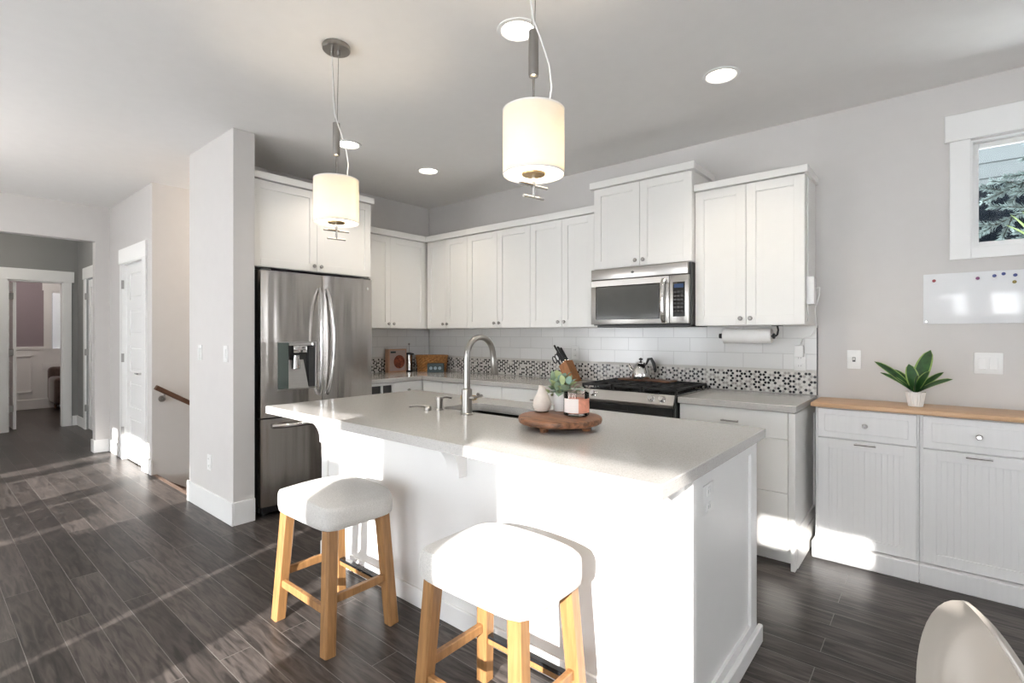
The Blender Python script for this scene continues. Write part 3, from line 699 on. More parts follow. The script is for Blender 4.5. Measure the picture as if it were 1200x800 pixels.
for yy, dd, ln in ((FS - 0.03, ld, -0.022), (FS + 0.03, rd, 0.022)):
    obj('door_handle', MB().tube(bowed(0.85, 1.672, yy, 0.752, 0.815, ln), 0.0165, 12, flat=(1.0, 0.75)), 'chrome', dd)
pts = []
for i in range(13):
    t = i / 12; k = 1 - (2 * t - 1) ** 2
    pts.append((0.76 + 0.05 * min(1, k * 2.5), FY0 + 0.075 + (FY1 - FY0 - 0.15) * t, 0.655))
obj('freezer_handle', MB().tube(pts, 0.017, 12, up=(1, 0, 0)), 'chrome', fd)

# ------------------------------------------------------------ microwave
mw = thing('microwave', 'stainless over-the-range microwave with black glass window', 'microwave', (2.76, -0.2, 1.38))
mx0, mx1 = 2.388, 3.150
obj('body', MB().box(mx0 + 0.004, mx1, -0.405, -0.009, 1.385, 1.810, 0.003), 'darkgrey', mw)
obj('underside', MB().box(mx0 + 0.03, mx1 - 0.01, -0.40, -0.06, 1.370, 1.386, 0.003), 'black', mw)
PM = XB(-0.405)
v_ = obj('vent_panel', MB().ub(PM, mx0, mx1 - 0.012, 0, 0.036, 1.727, 1.808, 0.006, 2), 'steelh', mw)
obj('emblem', MB().lathe([(0.001, 0), (0.012, 0), (0.012, 0.002), (0.001, 0.002)], (2.735, -0.4425, 1.768), 18, axis='y', sx=0.7, sy=1.0), 'greyglass', v_)
dr = obj('door', MB().ub(PM, mx0, 3.008, 0, 0.036, 1.392, 1.670 + 0.003, 0.004, 2).ub(PM, mx0, 3.008, 0, 0.036, 1.672, 1.724, 0.003), 'steelh', mw)
obj('window', MB().ub(PM, 2.436, 2.936, 0.030, 0.0375, 1.430, 1.672, 0.003), 'greyglass', dr)
obj('window_border', MB().ub(PM, 2.428, 2.944, 0.030, 0.0368, 1.424, 1.680, 0.003), 'blackglass', dr)
pts = [(2.972, -0.405 - (0.038 + 0.034 * (1 - (2 * i / 12 - 1) ** 2) ** 0.6), 1.402 + 0.30 * i / 12) for i in range(13)]
obj('handle', MB().tube(pts, 0.0135, 10, flat=(0.7, 1.2)), 'chrome', dr)
cp = obj('control_panel', MB().ub(PM, 3.011, mx1 - 0.006, 0, 0.036, 1.392, 1.724, 0.004, 2), 'steelh', mw)
kp = obj('keypad', MB().ub(PM, 3.034, 3.122, 0.03, 0.0375, 1.437, 1.677, 0.003), 'blackglass', cp)
obj('display', MB().ub(PM, 3.045, 3.110, 0.037, 0.0385, 1.635, 1.662), 'display', kp, smooth=0)
mb = MB()
for r_ in range(6):
    for c_ in range(3): mb.ub(PM, 3.043 + c_ * 0.024, 3.061 + c_ * 0.024, 0.0372, 0.0384, 1.60 - r_ * 0.026, 1.612 - r_ * 0.026, 0.001)
obj('buttons', mb, 'darkgrey', kp)

# ------------------------------------------------------------ range
rg = thing('range', 'stainless gas range with black grates and front knobs', 'range', (2.77, -0.35, 0))
rx0, rx1 = 2.388, 3.150
obj('body', MB().box(rx0, rx1, -0.62, -0.012, 0.02, 0.905, 0.003).box(rx0 + 0.02, rx1 - 0.02, -0.58, -0.02, 0, 0.02), 'darkgrey', rg)
obj('cooktop', MB().box(rx0 - 0.004, rx1 + 0.004, -0.645, -0.012, 0.906, 0.928, 0.004), 'blackglass', rg)
mb = MB(); PSX = lambda u, d, z: (d, u, z)
mb.prism([(-0.62, 0.845), (-0.672, 0.845), (-0.682, 0.862), (-0.655, 0.925), (-0.62, 0.925)], PSX, rx0, rx1 - 0.012)
cpn = obj('control_panel', mb, 'steelh', rg)
obj('panel_end_cap', MB().prism([(-0.62, 0.76), (-0.678, 0.76), (-0.686, 0.862), (-0.655, 0.93), (-0.62, 0.93)], PSX, rx1 - 0.012, rx1), 'blackglass', rg)
for kx in (2.475, 2.55, 2.985, 3.06):
    p = Vector((kx, -0.668, 0.895)); nrm = Vector((0, -0.919, 0.394))
    obj('knob', MB().tube([p - nrm * 0.003, p + nrm * 0.006, p + nrm * 0.008, p + nrm * 0.034], 0.02, 18, rad=[0.024, 0.024, 0.019, 0.016]), 'chrome', cpn)
od = obj('oven_door', MB().box(rx0 + 0.003, rx1 - 0.013, -0.662, -0.622, 0.19, 0.842, 0.004), 'steelh', rg)
obj('oven_window', MB().box(rx0 + 0.01, rx1 - 0.02, -0.666, -0.66, 0.30, 0.838, 0.002), 'blackglass', od)
obj('oven_handle', MB().tube([(rx0 + 0.05, -0.715, 0.775), (rx1 - 0.06, -0.715, 0.775)], 0.012, 12).tube([(rx0 + 0.08, -0.66, 0.775), (rx0 + 0.08, -0.715, 0.775)], 0.009, 8).tube([(rx1 - 0.09, -0.66, 0.775), (rx1 - 0.09, -0.715, 0.775)], 0.009, 8), 'chrome', od)
obj('storage_drawer', MB().box(rx0 + 0.003, rx1 - 0.013, -0.655, -0.622, 0.06, 0.185, 0.004), 'steelh', rg)
for gx0, gx1 in ((rx0 + 0.02, rx0 + 0.262), (rx0 + 0.268, rx1 - 0.268), (rx1 - 0.262, rx1 - 0.02)):
    mb = MB(); gy0, gy1, z0, z1 = -0.60, -0.04, 0.944, 0.960
    for yy in (gy0, (gy0 + gy1) / 2 - 0.12, (gy0 + gy1) / 2, (gy0 + gy1) / 2 + 0.12, gy1 - 0.014): mb.box(gx0, gx1, yy, yy + 0.014, z0, z1, 0.003)
    for xx in (gx0, (gx0 + gx1) / 2 - 0.007, gx1 - 0.014): mb.box(xx, xx + 0.014, gy0, gy1, z0, z1, 0.003)
    for xx in (gx0 + 0.002, gx1 - 0.014):
        for yy in (gy0 + 0.002, gy1 - 0.014): mb.box(xx, xx + 0.012, yy, yy + 0.012, 0.927, z0 + 0.002)
    obj('grate', mb, 'iron', rg)
for bx, by in ((2.53, -0.20), (2.53, -0.47), (3.01, -0.20), (3.01, -0.47), (2.77, -0.33)):
    obj('burner', MB().lathe([(0.05, 0.928), (0.05, 0.936), (0.036, 0.938), (0.036, 0.943), (0.001, 0.944)], (bx, by, 0), 20), 'iron', rg)

# kettle on a thin board
single('wood_trivet', MB().box(2.50, 2.92, -0.225, -0.075, 0.961, 0.971, 0.003), 'acacia', 'thin brown wooden board lying on the rear grates under the kettle', 'board')
kt = thing('kettle', 'small polished steel kettle with black knob and handle', 'kettle', (2.66, -0.15, 0.972))
kx, ky, kz = 2.66, -0.15, 0.972
obj('body', MB().lathe([(0.055, 0), (0.068, 0.004), (0.071, 0.02), (0.066, 0.05), (0.054, 0.085), (0.044, 0.108), (0.036, 0.116), (0.034, 0.120)], (kx, ky, kz), 28), 'chrome', kt)
ld_ = obj('lid', MB().lathe([(0.037, 0.119), (0.036, 0.126), (0.02, 0.134), (0.006, 0.136)], (kx, ky, kz), 24), 'chrome', kt)
obj('lid_knob', MB().lathe([(0.006, 0.134), (0.006, 0.142), (0.015, 0.148), (0.015, 0.156), (0.006, 0.162), (0.001, 0.163)], (kx, ky, kz), 16), 'black', ld_)
obj('spout', MB().tube([(kx - 0.05, ky, kz + 0.05), (kx - 0.085, ky, kz + 0.075), (kx - 0.105, ky, kz + 0.112)], 0.014, 12, rad=[0.02, 0.013, 0.009]), 'chrome', kt)
obj('handle', MB().tube([(kx + 0.045, ky, kz + 0.112), (kx + 0.062, ky, kz + 0.155), (kx + 0.085, ky, kz + 0.158), (kx + 0.105, ky, kz + 0.125), (kx + 0.118, ky, kz + 0.075), (kx + 0.116, ky, kz + 0.055)], 0.01, 10, rad=[0.007, 0.011, 0.012, 0.013, 0.012, 0.007]), 'black', kt)

# ------------------------------------------------------------ paper towel, charger, phone unit
ph = thing('paper_towel_holder', 'dark metal paper towel holder under the right wall cabinet', 'towel holder', (3.46, -0.2, 1.37))
mb = MB().tube([(3.283, -0.20, 1.306), (3.622, -0.20, 1.306)], 0.005, 8).tube([(3.622, -0.20, 1.306), (3.632, -0.20, 1.315), (3.638, -0.20, 1.345), (3.632, -0.20, 1.3745)], 0.006, 8)
obj('rod', mb, 'black', ph)
obj('finial', MB().lathe([(0.006, 3.268), (0.017, 3.270), (0.018, 3.288), (0.010, 3.296)], (0, -0.20, 1.306), 14, axis='x'), 'black', ph)
obj('finial', MB().lathe([(0.010, 3.602), (0.018, 3.608), (0.018, 3.618), (0.006, 3.622)], (0, -0.20, 1.306), 14, axis='x'), 'black', ph)
obj('mounting_plate', MB().box(3.605, 3.66, -0.23, -0.17, 1.371, 1.3749), 'black', ph)
single('paper_towel_roll', MB().lathe([(0.02, 3.300), (0.047, 3.300), (0.048, 3.302), (0.048, 3.598), (0.047, 3.60), (0.02, 3.60), (0.02, 3.300)], (0, -0.20, 1.306), 32, axis='x', cap0=False, cap1=False), 'paper', 'white paper towel roll hanging under the right wall cabinet', 'paper towels')
cu = thing('wall_charger_unit', 'white box with a cord mounted on the side of the right cabinet', 'charger', (3.83, -0.28, 1.5))
obj('housing', MB().box(3.8155, 3.858, -0.31, -0.235, 1.500, 1.668, 0.006, 2), 'plastic', cu)
obj('cable_channel', MB().box(3.8155, 3.822, -0.285, -0.265, 1.40, 2.28, 0.001), 'plastic', cu)
obj('cord', MB().tube([(3.85, -0.23, 1.60), (3.872, -0.215, 1.605), (3.868, -0.205, 1.56), (3.846, -0.20, 1.48), (3.842, -0.16, 1.42), (3.835, -0.08, 1.365), (3.80, -0.03, 1.31), (3.745, -0.024, 1.29), (3.73, -0.03, 1.245)], 0.0035, 8), 'plastic', cu)
single('plug_adapter', MB().box(3.702, 3.754, -0.055, -0.0185, 1.167, 1.243, 0.006, 2), 'plastic', 'white plug-in power adapter in the outlet at the tile end', 'plug')

# ------------------------------------------------------------ counter-top items in the corner
RR = Vector((0.767, 0.642, 0)); FFv = Vector((-0.642, 0.767, 0))
bx = thing('food_box', 'tan food box with a round red dish printed on the front', 'box', (0.075, -0.52, CT))
obj('carton', MB().box(0.045, 0.105, -0.635, -0.405, CT, 1.163, 0.002), 'card', bx)
obj('printed_panel', MB().box(0.105, 0.1062, -0.620, -0.418, CT + 0.018, 1.150), 'cardpink', bx)
obj('dish_print', MB().lathe([(0.001, 0.1061), (0.070, 0.1061), (0.070, 0.1070), (0.001, 0.1070)], (0, -0.50, 1.03), 28, axis='x'), 'pizza', bx)
obj('title_bar', MB().box(0.1061, 0.1068, -0.610, -0.545, 1.122, 1.140), 'teal', bx)
fp = thing('coffee_press', 'slim glass and steel coffee press with black lid and plunger rod', 'coffee press', (0.075, -0.345, CT))
cx, cy = 0.075, -0.345
obj('beaker', MB().lathe([(0.033, CT + 0.004), (0.034, CT + 0.02), (0.034, 1.10)], (cx, cy, 0), 22), 'chrome', fp)
obj('base_ring', MB().lathe([(0.038, CT), (0.038, CT + 0.008), (0.034, CT + 0.012)], (cx, cy, 0), 22), 'black', fp)
obj('lid', MB().lathe([(0.034, 1.098), (0.052, 1.10), (0.052, 1.112), (0.02, 1.122), (0.006, 1.124)], (cx, cy, 0), 22), 'black', fp)
obj('plunger', MB().tube([(cx, cy, 1.12), (cx, cy, 1.205)], 0.0025, 8).sphere((cx, cy, 1.212), 0.010), 'nickel', fp)
bk = thing('wicker_basket', 'brown woven wicker basket in the counter corner', 'basket', (0.275, -0.20, CT))
mb = MB(); ang = math.atan2(RR.y, RR.x); nb = 40
rings = []
for k in range(13):
    z = CT + 0.001 + 0.165 * k / 12; s_ = 1 + 0.12 * k / 12; ring = []
    for i in range(nb):
        a = 2 * math.pi * i / nb; w = 0.004 * (1 if (i + k) % 2 else -1)
        p = RR * ((0.15 * s_ + w) * math.cos(a)) + FFv * ((0.085 * s_ + w) * math.sin(a))
        ring.append((0.275 + p.x, -0.20 + p.y, z))
    rings.append(ring)
mb.loft(rings, True, True, False); obj('woven_body', mb, 'wicker', bk, smooth=0)
pts = [Vector((0.275, -0.20, CT + 0.168)) + RR * (0.17 * math.cos(a)) + FFv * (0.097 * math.sin(a)) for a in [2 * math.pi * i / 36 for i in range(37)]]
obj('rim', MB().tube(pts, 0.009, 8), 'wicker', bk)
obj('lining', MB().lathe([(0.001, CT + 0.145), (0.14, CT + 0.15)], (0.275, -0.20, 0), 20, sx=0.6, sy=0.6), 'pizza', bk)
tl = thing('printed_carton', 'small dark teal carton with three pale circles in front of the basket', 'carton', (0.395, -0.245, CT))
def orient(mb, c, ang_): return mb.xform(Matrix.Translation(c) @ Matrix.Rotation(ang_, 4, 'Z'))
obj('carton', orient(MB().box(-0.085, 0.085, -0.03, 0.03, 0, 0.095, 0.002), Vector((0.405, -0.26, CT)), ang), 'teal', tl)
for k in (-1, 0, 1): obj('circle_print', orient(MB().lathe([(0.001, -0.0305), (0.017, -0.0305), (0.017, -0.0312), (0.001, -0.0312)], (k * 0.046, 0, 0.045), 18, axis='y'), Vector((0.405, -0.26, CT)), ang), 'paleblue', tl)

# knife block
KB = Vector((2.035, -0.16, CT)); AX = Vector((-0.50, -0.05, 0.865)).normalized(); YV = Vector((0, 1, 0)); SD = AX.cross(YV).normalized()
mb = MB()
prof = [(-0.085, 0.0), (0.075, 0.0), (0.055, 0.05), (-0.04, 0.215), (-0.135, 0.16), (-0.085, 0.045)]
prof = [(0.06, 0.0), (-0.045, 0.0), (-0.10, 0.125), (-0.035, 0.175)]
mb.loft([[(KB.x + a, KB.y - 0.055, KB.z + b) for a, b in prof], [(KB.x + a, KB.y + 0.055, KB.z + b) for a, b in prof]])
single('knife_block', mb, 'knifewood', 'slanted brown wooden knife block behind the potted succulent', 'knife block')
sl0 = KB + Vector((-0.10, 0, 0.125)); sl1 = KB + Vector((-0.035, 0, 0.175)); dirv = Vector((-0.576, 0, 0.817)).normalized()
kn = [(0.86, -0.035, 0.125, 'upper rear'), (0.86, 0.005, 0.115, ''), (0.60, -0.035, 0.15, ''), (0.60, 0.01, 0.13, ''), (0.35, -0.02, 0.10, ''), (0.35, 0.03, 0.10, ''), (0.15, 0.03, 0.085, '')]
kl = ['black knife at the top right of the knife block', 'black knife behind the top right one in the block', 'longest black knife handle standing out of the block', 'black knife behind the longest handle in the block', 'black knife low in the middle of the block', 'black knife at the back of the middle row in the block', 'short black knife at the bottom row of the block']
for (f_, dy, ln, _), lb in zip(kn, kl):
    p0 = sl0.lerp(sl1, f_) + Vector((0, dy, 0))
    ln *= 1.2
    t = thing('knife', lb, 'knife', p0, 'knives in the block')
    obj('handle', MB().tube([p0 + dirv * 0.012, p0 + dirv * 0.03, p0 + dirv * (ln * 0.6), p0 + dirv * (ln - 0.006), p0 + dirv * ln], 0.009, 10, rad=[0.007, 0.0085, 0.009, 0.0098, 0.006], flat=(1, 0.75)), 'black', t)
    obj('bolster', MB().tube([p0 - dirv * 0.004, p0 + dirv * 0.014], 0.007, 10), 'chrome', t)
sc = thing('scissors', 'black handled scissors stuck in the left side of the knife block', 'scissors', sl0 + Vector((0, -0.03, 0)))
for off, sgn in ((0.03, 1), (-0.006, -1)):
    c = sl0 + Vector((0, -0.035, 0)) + (sl1 - sl0) * 0.08 + dirv * 0.075 + (sl1 - sl0).normalized() * (-0.02 + off * 0.9)
    e1 = dirv; e2 = (sl1 - sl0).normalized()
    obj('finger_loop', MB().tube([c + e1 * (0.032 * math.cos(a)) + e2 * (0.017 * math.sin(a)) for a in [2 * math.pi * i / 20 for i in range(21)]], 0.005, 8), 'black', sc)
obj('blade_pivot', MB().tube([sl0 + (sl1 - sl0) * 0.08 + Vector((0, -0.035, 0)) - dirv * 0.004, sl0 + (sl1 - sl0) * 0.08 + Vector((0, -0.035, 0)) + dirv * 0.05], 0.008, 8), 'black', sc)

# ------------------------------------------------------------ island
IX0, IX1, IYF, IYB = 1.615, 3.83, -2.215, -1.472
ib = thing('kitchen_island', 'white painted kitchen island base with panelled right end', 'kitchen island', (2.72, -1.84, 0))
SKX0, SKX1, SKY0, SKY1 = 2.335, 3.02, -1.93, -1.66      # sink opening
mb = MB()
mb.box(IX0, IX1 - 0.02, IYF, IYB - 0.002, 0.0, 0.68).box(IX0, SKX0 - 0.03, IYF, IYB - 0.002, 0.68, 0.874).box(SKX1 + 0.03, IX1 - 0.02, IYF, IYB - 0.002, 0.68, 0.874)
mb.box(SKX0 - 0.03, SKX1 + 0.03, IYF, SKY0 - 0.03, 0.68, 0.874).box(SKX0 - 0.03, SKX1 + 0.03, SKY1 + 0.03, IYB - 0.002, 0.68, 0.874)
obj('body', mb, 'island', ib, smooth=0)
PE = XF(IX1 - 0.02); mb = MB()
mb.ub(PE, IYF, IYF + 0.09, 0, 0.02, 0, 0.874, 0.002).ub(PE, IYB - 0.085, IYB, 0, 0.02, 0, 0.874, 0.002).ub(PE, IYF + 0.09, IYB - 0.085, 0, 0.02, 0.82, 0.874, 0.001).ub(PE, IYF + 0.09, IYB - 0.085, 0, 0.02, 0, 0.105, 0.001)
mb.ub(PE, IYF + 0.088, IYB - 0.083, 0, 0.008, 0.10, 0.825)
obj('end_panel', mb, 'island', ib)
mb = MB().box(IX0 - 0.012, IX1 + 0.014, IYF - 0.014, IYF, 0, 0.09, 0.003).box(IX1, IX1 + 0.02, IYF, IYB + 0.02, 0, 0.075, 0.004).box(IX0 - 0.012, IX0, IYF, IYB, 0, 0.09, 0.003)
obj('base_moulding', mb, 'island', ib)
mb = MB().box(IX0, IX0 + 0.06, IYF - 0.012, IYF, 0.09, 0.872, 0.002)
obj('corner_stile', mb, 'island', ib)
def corbel(xc):
    w = 0.038; poly = [(IYF, 0.872), (IYF - 0.215, 0.872), (IYF - 0.215, 0.845)]
    for i in range(11):
        a = math.pi / 2 * i / 10
        poly.append((IYF - 0.05 - 0.15 * (1 - math.sin(a)), 0.845 - 0.135 * (1 - math.cos(a)) - 0.0))
    poly += [(IYF - 0.05, 0.69), (IYF, 0.69)]
    mb = MB(); mb.prism(poly, lambda u, d, z: (d, u, z), xc - w, xc + w)
    obj('corbel', mb, 'island', ib, smooth=20)
for xc in (1.70, 2.785, 3.765): corbel(xc)
for k, (a, b) in enumerate(((IX0 + 0.01, 2.35), (2.35, 3.08), (3.08, IX1 - 0.03))):
    obj('door', shaker(lambda u, d, z: (u, IYB + d, z), a, b, 0.10, 0.86, 0.0), 'island', ib)
plate('white outlet set high on the right end panel of the island', XF(IX1 - 0.012), -2.057, 0.758, 'outlet', w=0.118, h=0.10)

# island top with sink cut-out
ZI = 0.915; tx0, tx1, ty0, ty1 = 1.528, 3.858, -2.517, -1.438
def rrect(x0, x1, y0, y1, r, n=6):
    pts = []
    for cx_, cy_, a0 in ((x1 - r, y1 - r, 0), (x0 + r, y1 - r, 90), (x0 + r, y0 + r, 180), (x1 - r, y0 + r, 270)):
        for i in range(n + 1):
            a = math.radians(a0 + 90 * i / n); pts.append((cx_ + r * math.cos(a), cy_ + r * math.sin(a)))
    return pts
inner = rrect(SKX0, SKX1, SKY0, SKY1, 0.05); outer = rrect(tx0, tx1, ty0, ty1, 0.006)
mb = MB(); bm_ = mb.bm
def ringv(pts, z): return [bm_.verts.new((p[0], p[1], z)) for p in pts]
top_o, bot_o = ringv(rrect(tx0 + 0.003, tx1 - 0.003, ty0 + 0.003, ty1 - 0.003, 0.006), ZI), ringv(outer, ZI - 0.04)
mid_o = ringv(outer, ZI - 0.003)
top_i, bot_i = ringv(inner, ZI), ringv(inner, ZI - 0.04)
n = len(inner)
for A_, B_ in ((top_o, top_i), (bot_i, bot_o), (mid_o, top_o), (bot_o, mid_o), (top_i, bot_i)):
    for i in range(n):
        j = (i + 1) % n; bm_.faces.new((A_[i], A_[j], B_[j], B_[i]))
single('island_countertop', mb, 'quartz', 'large speckled quartz island countertop with overhang above the stools', 'countertop')
sk = thing('sink', 'undermount stainless double bowl sink in the island', 'sink', (2.68, -1.8, 0.7))
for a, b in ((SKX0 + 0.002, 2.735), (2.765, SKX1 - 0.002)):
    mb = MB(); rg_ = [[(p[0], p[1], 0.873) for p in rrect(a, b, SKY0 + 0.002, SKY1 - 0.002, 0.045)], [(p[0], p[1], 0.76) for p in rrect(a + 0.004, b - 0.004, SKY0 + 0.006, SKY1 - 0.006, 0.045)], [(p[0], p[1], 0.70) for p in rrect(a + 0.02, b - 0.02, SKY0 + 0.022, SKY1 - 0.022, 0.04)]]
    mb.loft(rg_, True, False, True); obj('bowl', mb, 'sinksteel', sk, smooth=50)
obj('divider', MB().box(2.733, 2.767, SKY0 + 0.003, SKY1 - 0.003, 0.80, 0.868, 0.006, 2), 'steelh', sk)
fc = thing('faucet', 'tall brushed nickel gooseneck faucet on the island', 'faucet', (2.61, -2.003, ZI))
fx, fy = 2.61, -2.003
obj('base', MB().lathe([(0.033, ZI), (0.033, ZI + 0.005), (0.0265, ZI + 0.010), (0.0265, ZI + 0.125), (0.022, ZI + 0.130), (0.016, ZI + 0.132)], (fx, fy, 0), 24), 'nickel', fc)
pts = [(fx, fy, ZI + 0.12), (fx, fy, 1.10), (fx, fy, 1.20)]
Rr, zc = 0.098, 1.205
for i in range(1, 15):
    a = math.pi * i / 15; pts.append((fx, fy + Rr - Rr * math.cos(a), zc + Rr * math.sin(a)))
pts += [(fx, fy + 2 * Rr + 0.004, 1.19)]
obj('spout', MB().tube(pts, 0.0155, 14), 'nickel', fc)
obj('spray_head', MB().tube([(fx, fy + 2 * Rr + 0.003, 1.195), (fx, fy + 2 * Rr + 0.006, 1.17), (fx, fy + 2 * Rr + 0.016, 1.11), (fx, fy + 2 * Rr + 0.017, 1.104)], 0.016, 14, rad=[0.0165, 0.0175, 0.0195, 0.017]), 'nickel', fc)
obj('lever', MB().tube([(fx + 0.02, fy, ZI + 0.085), (fx + 0.045, fy + 0.005, ZI + 0.087)], 0.010, 10).tube([(fx + 0.04, fy + 0.005, ZI + 0.087), (fx + 0.06, fy + 0.05, ZI + 0.095)], 0.006, 8), 'nickel', fc)
sd = thing('soap_dispenser', 'short brushed nickel soap dispenser left of the faucet', 'soap dispenser', (2.385, -1.985, ZI))
sx_, sy_ = 2.385, -1.985
obj('body', MB().lathe([(0.024, ZI), (0.024, ZI + 0.004), (0.018, ZI + 0.008), (0.018, ZI + 0.055), (0.020, ZI + 0.056), (0.020, ZI + 0.068), (0.012, ZI + 0.071)], (sx_, sy_, 0), 20), 'nickel', sd)
obj('nozzle', MB().tube([(sx_, sy_, ZI + 0.062), (sx_ + 0.006, sy_ + 0.045, ZI + 0.066), (sx_ + 0.012, sy_ + 0.075, ZI + 0.058)], 0.006, 8), 'nickel', sd)
lv = thing('water_lever', 'low nickel lever tap handle left of the soap dispenser', 'tap handle', (2.335, -2.03, ZI))
obj('hub', MB().lathe([(0.018, ZI), (0.018, ZI + 0.014), (0.012, ZI + 0.022), (0.001, ZI + 0.023)], (2.345, -2.03, 0), 16), 'nickel', lv)
obj('lever', MB().tube([(2.345, -2.03, ZI + 0.018), (2.30, -2.065, ZI + 0.022), (2.265, -2.09, ZI + 0.018)], 0.006, 8), 'nickel', lv)
db = thing('dish_brush', 'tan dish scrubber with a thin upright dark handle behind the sink', 'dish brush', (2.22, -1.60, ZI))
obj('bristle_head', MB().box(2.175, 2.27, -1.63, -1.57, ZI + 0.001, ZI + 0.03, 0.01, 2), 'sponge', db)
obj('handle', MB().tube([(2.22, -1.60, ZI + 0.025), (2.222, -1.60, ZI + 0.125)], 0.004, 8), 'black', db)

# ------------------------------------------------------------ round board and what stands on it
BC = Vector((3.17, -1.995, 0)); BZ = 0.966
rb = thing('serving_board', 'round footed acacia serving board on the island counter', 'serving board', (BC.x, BC.y, ZI))
obj('board', MB().lathe([(0.168, BZ - 0.030), (0.178, BZ - 0.024), (0.181, BZ - 0.012), (0.178, BZ - 0.003), (0.172, BZ)], (BC.x, BC.y, 0), 40), 'acacia', rb)
for a in (-86, 4, 94, 184):
    ax, ay = BC.x + 0.128 * math.cos(math.radians(a)), BC.y + 0.128 * math.sin(math.radians(a))
    obj('foot', MB().lathe([(0.017, ZI), (0.020, ZI + 0.008), (0.020, BZ - 0.028)], (ax, ay, 0), 14), 'acacia', rb)
vz = BZ + 0.001
mb = MB(); vx, vy = 3.045, -1.955
mb.lathe([(0.022, 0), (0.034, 0.006), (0.0425, 0.026), (0.0415, 0.045), (0.033, 0.066), (0.0225, 0.086), (0.0165, 0.102), (0.0155, 0.114), (0.012, 0.115), (0.011, 0.095)], (vx, vy, vz), 30)
for v in mb.bm.verts:
    h = v.co.z - vz
    if h > 0.10: v.co.z += (v.co.x - vx) * -0.30
single('bud_vase', mb, 'stone', 'small cream pear-shaped stoneware vase on the serving board', 'vase')
pp = thing('potted_succulent', 'mixed green succulent in a white pot on the serving board', 'potted plant', (3.10, -1.875, vz))
qx, qy = 3.10, -1.875
obj('pot', MB().lathe([(0.034, 0), (0.036, 0.003), (0.0405, 0.083), (0.037, 0.083), (0.035, 0.072), (0.001, 0.072)], (qx, qy, vz), 28), 'ceramic', pp)
def leafmesh(mb, base, dirv_, length, width, curl=0.3, up=Vector((0, 0, 1)), n=6, tipw=0.05, fold=0.15):
    d = Vector(dirv_).normalized(); s_ = d.cross(up)
    if s_.length < 1e-3: s_ = Vector((1, 0, 0))
    s_.normalize(); nn = s_.cross(d).normalized()
    rows = []
    for i in range(n + 1):
        t = i / n; w = width * (math.sin(math.pi * (0.06 + 0.94 * t)) ** 0.75) / 2 + 0.0004
        p = Vector(base) + d * (length * t) + nn * (curl * length * (t - 1.2 * t * t))
        rows.append([p - s_ * w + nn * (fold * w), p + nn * 0.0, p + s_ * w + nn * (fold * w), p - nn * 0.0012])
    mb.loft(rows); return mb
rl = random.Random(11)
for key, cnt, ln, wd in (('sage', 42, 0.046, 0.036), ('sagelt', 36, 0.044, 0.034), ('mint', 12, 0.052, 0.046)):
    for i in range(cnt):
        a = rl.uniform(0, 2 * math.pi); el = rl.uniform(-0.1, 1.35)
        d = Vector((math.cos(a) * math.cos(el), math.sin(a) * math.cos(el), math.sin(el)))
        b0 = Vector((qx, qy, vz + 0.078)) + Vector((d.x * 0.078, d.y * 0.078, max(0, d.z) * 0.075)) * rl.uniform(0.15, 1.0)
        d2 = (d + Vector((rl.uniform(-0.6, 0.6), rl.uniform(-0.6, 0.6), rl.uniform(-0.5, 0.4)))).normalized()
        ln_ = ln; mid = b0 + d2 * ln * 0.6; tip = b0 + d2 * ln * 1.15
        if any((Vector((q_.x - 3.045, q_.y + 1.955)).length < 0.060 and q_.z < vz + 0.125) or (Vector((q_.x - 3.222, q_.y + 1.945)).length < 0.076 and q_.z < vz + 0.11) for q_ in (b0, mid, tip)): continue
        obj('leaf', leafmesh(MB(), b0, d2, ln * rl.uniform(0.7, 1.15), wd * rl.uniform(0.7, 1.1), rl.uniform(-0.1, 0.5)), key, pp, smooth=60)
cd = thing('candle_jar', 'glass jar candle with cream and pink label on the serving board', 'candle', (3.222, -1.945, vz))
qx, qy = 3.222, -1.945; r_ = 0.055
obj('jar', MB().lathe([(0.048, 0), (r_, 0.004), (r_, 0.098), (r_ - 0.002, 0.099), (r_ - 0.004, 0.098), (r_ - 0.004, 0.012), (0.001, 0.010)], (qx, qy, vz), 36), 'jarglass', cd)
obj('wax', MB().lathe([(r_ - 0.0045, 0.013), (r_ - 0.0045, 0.072), (0.001, 0.071)], (qx, qy, vz), 32), 'wax', cd)
obj('wick', MB().tube([(qx, qy, vz + 0.07), (qx + 0.001, qy, vz + 0.082)], 0.0012, 6), 'black', cd)
def wrap(a0, a1, z0, z1, rr2):
    mb = MB(); n = 14; rows = []
    for i in range(n + 1):
        a = math.radians(a0 + (a1 - a0) * i / n); c, s2 = math.cos(a), math.sin(a)
        rows.append([(qx + rr2 * c, qy + rr2 * s2, vz + z0), (qx + rr2 * c, qy + rr2 * s2, vz + z1), (qx + (rr2 + 0.0006) * c, qy + (rr2 + 0.0006) * s2, vz + z1), (qx + (rr2 + 0.0006) * c, qy + (rr2 + 0.0006) * s2, vz + z0)])
    return mb.loft(rows)
obj('front_label', wrap(-125, -48, 0.016, 0.076, r_ + 0.0003), 'label', cd)
obj('side_label', wrap(-48, 40, 0.016, 0.076, r_ + 0.0003), 'peach', cd)

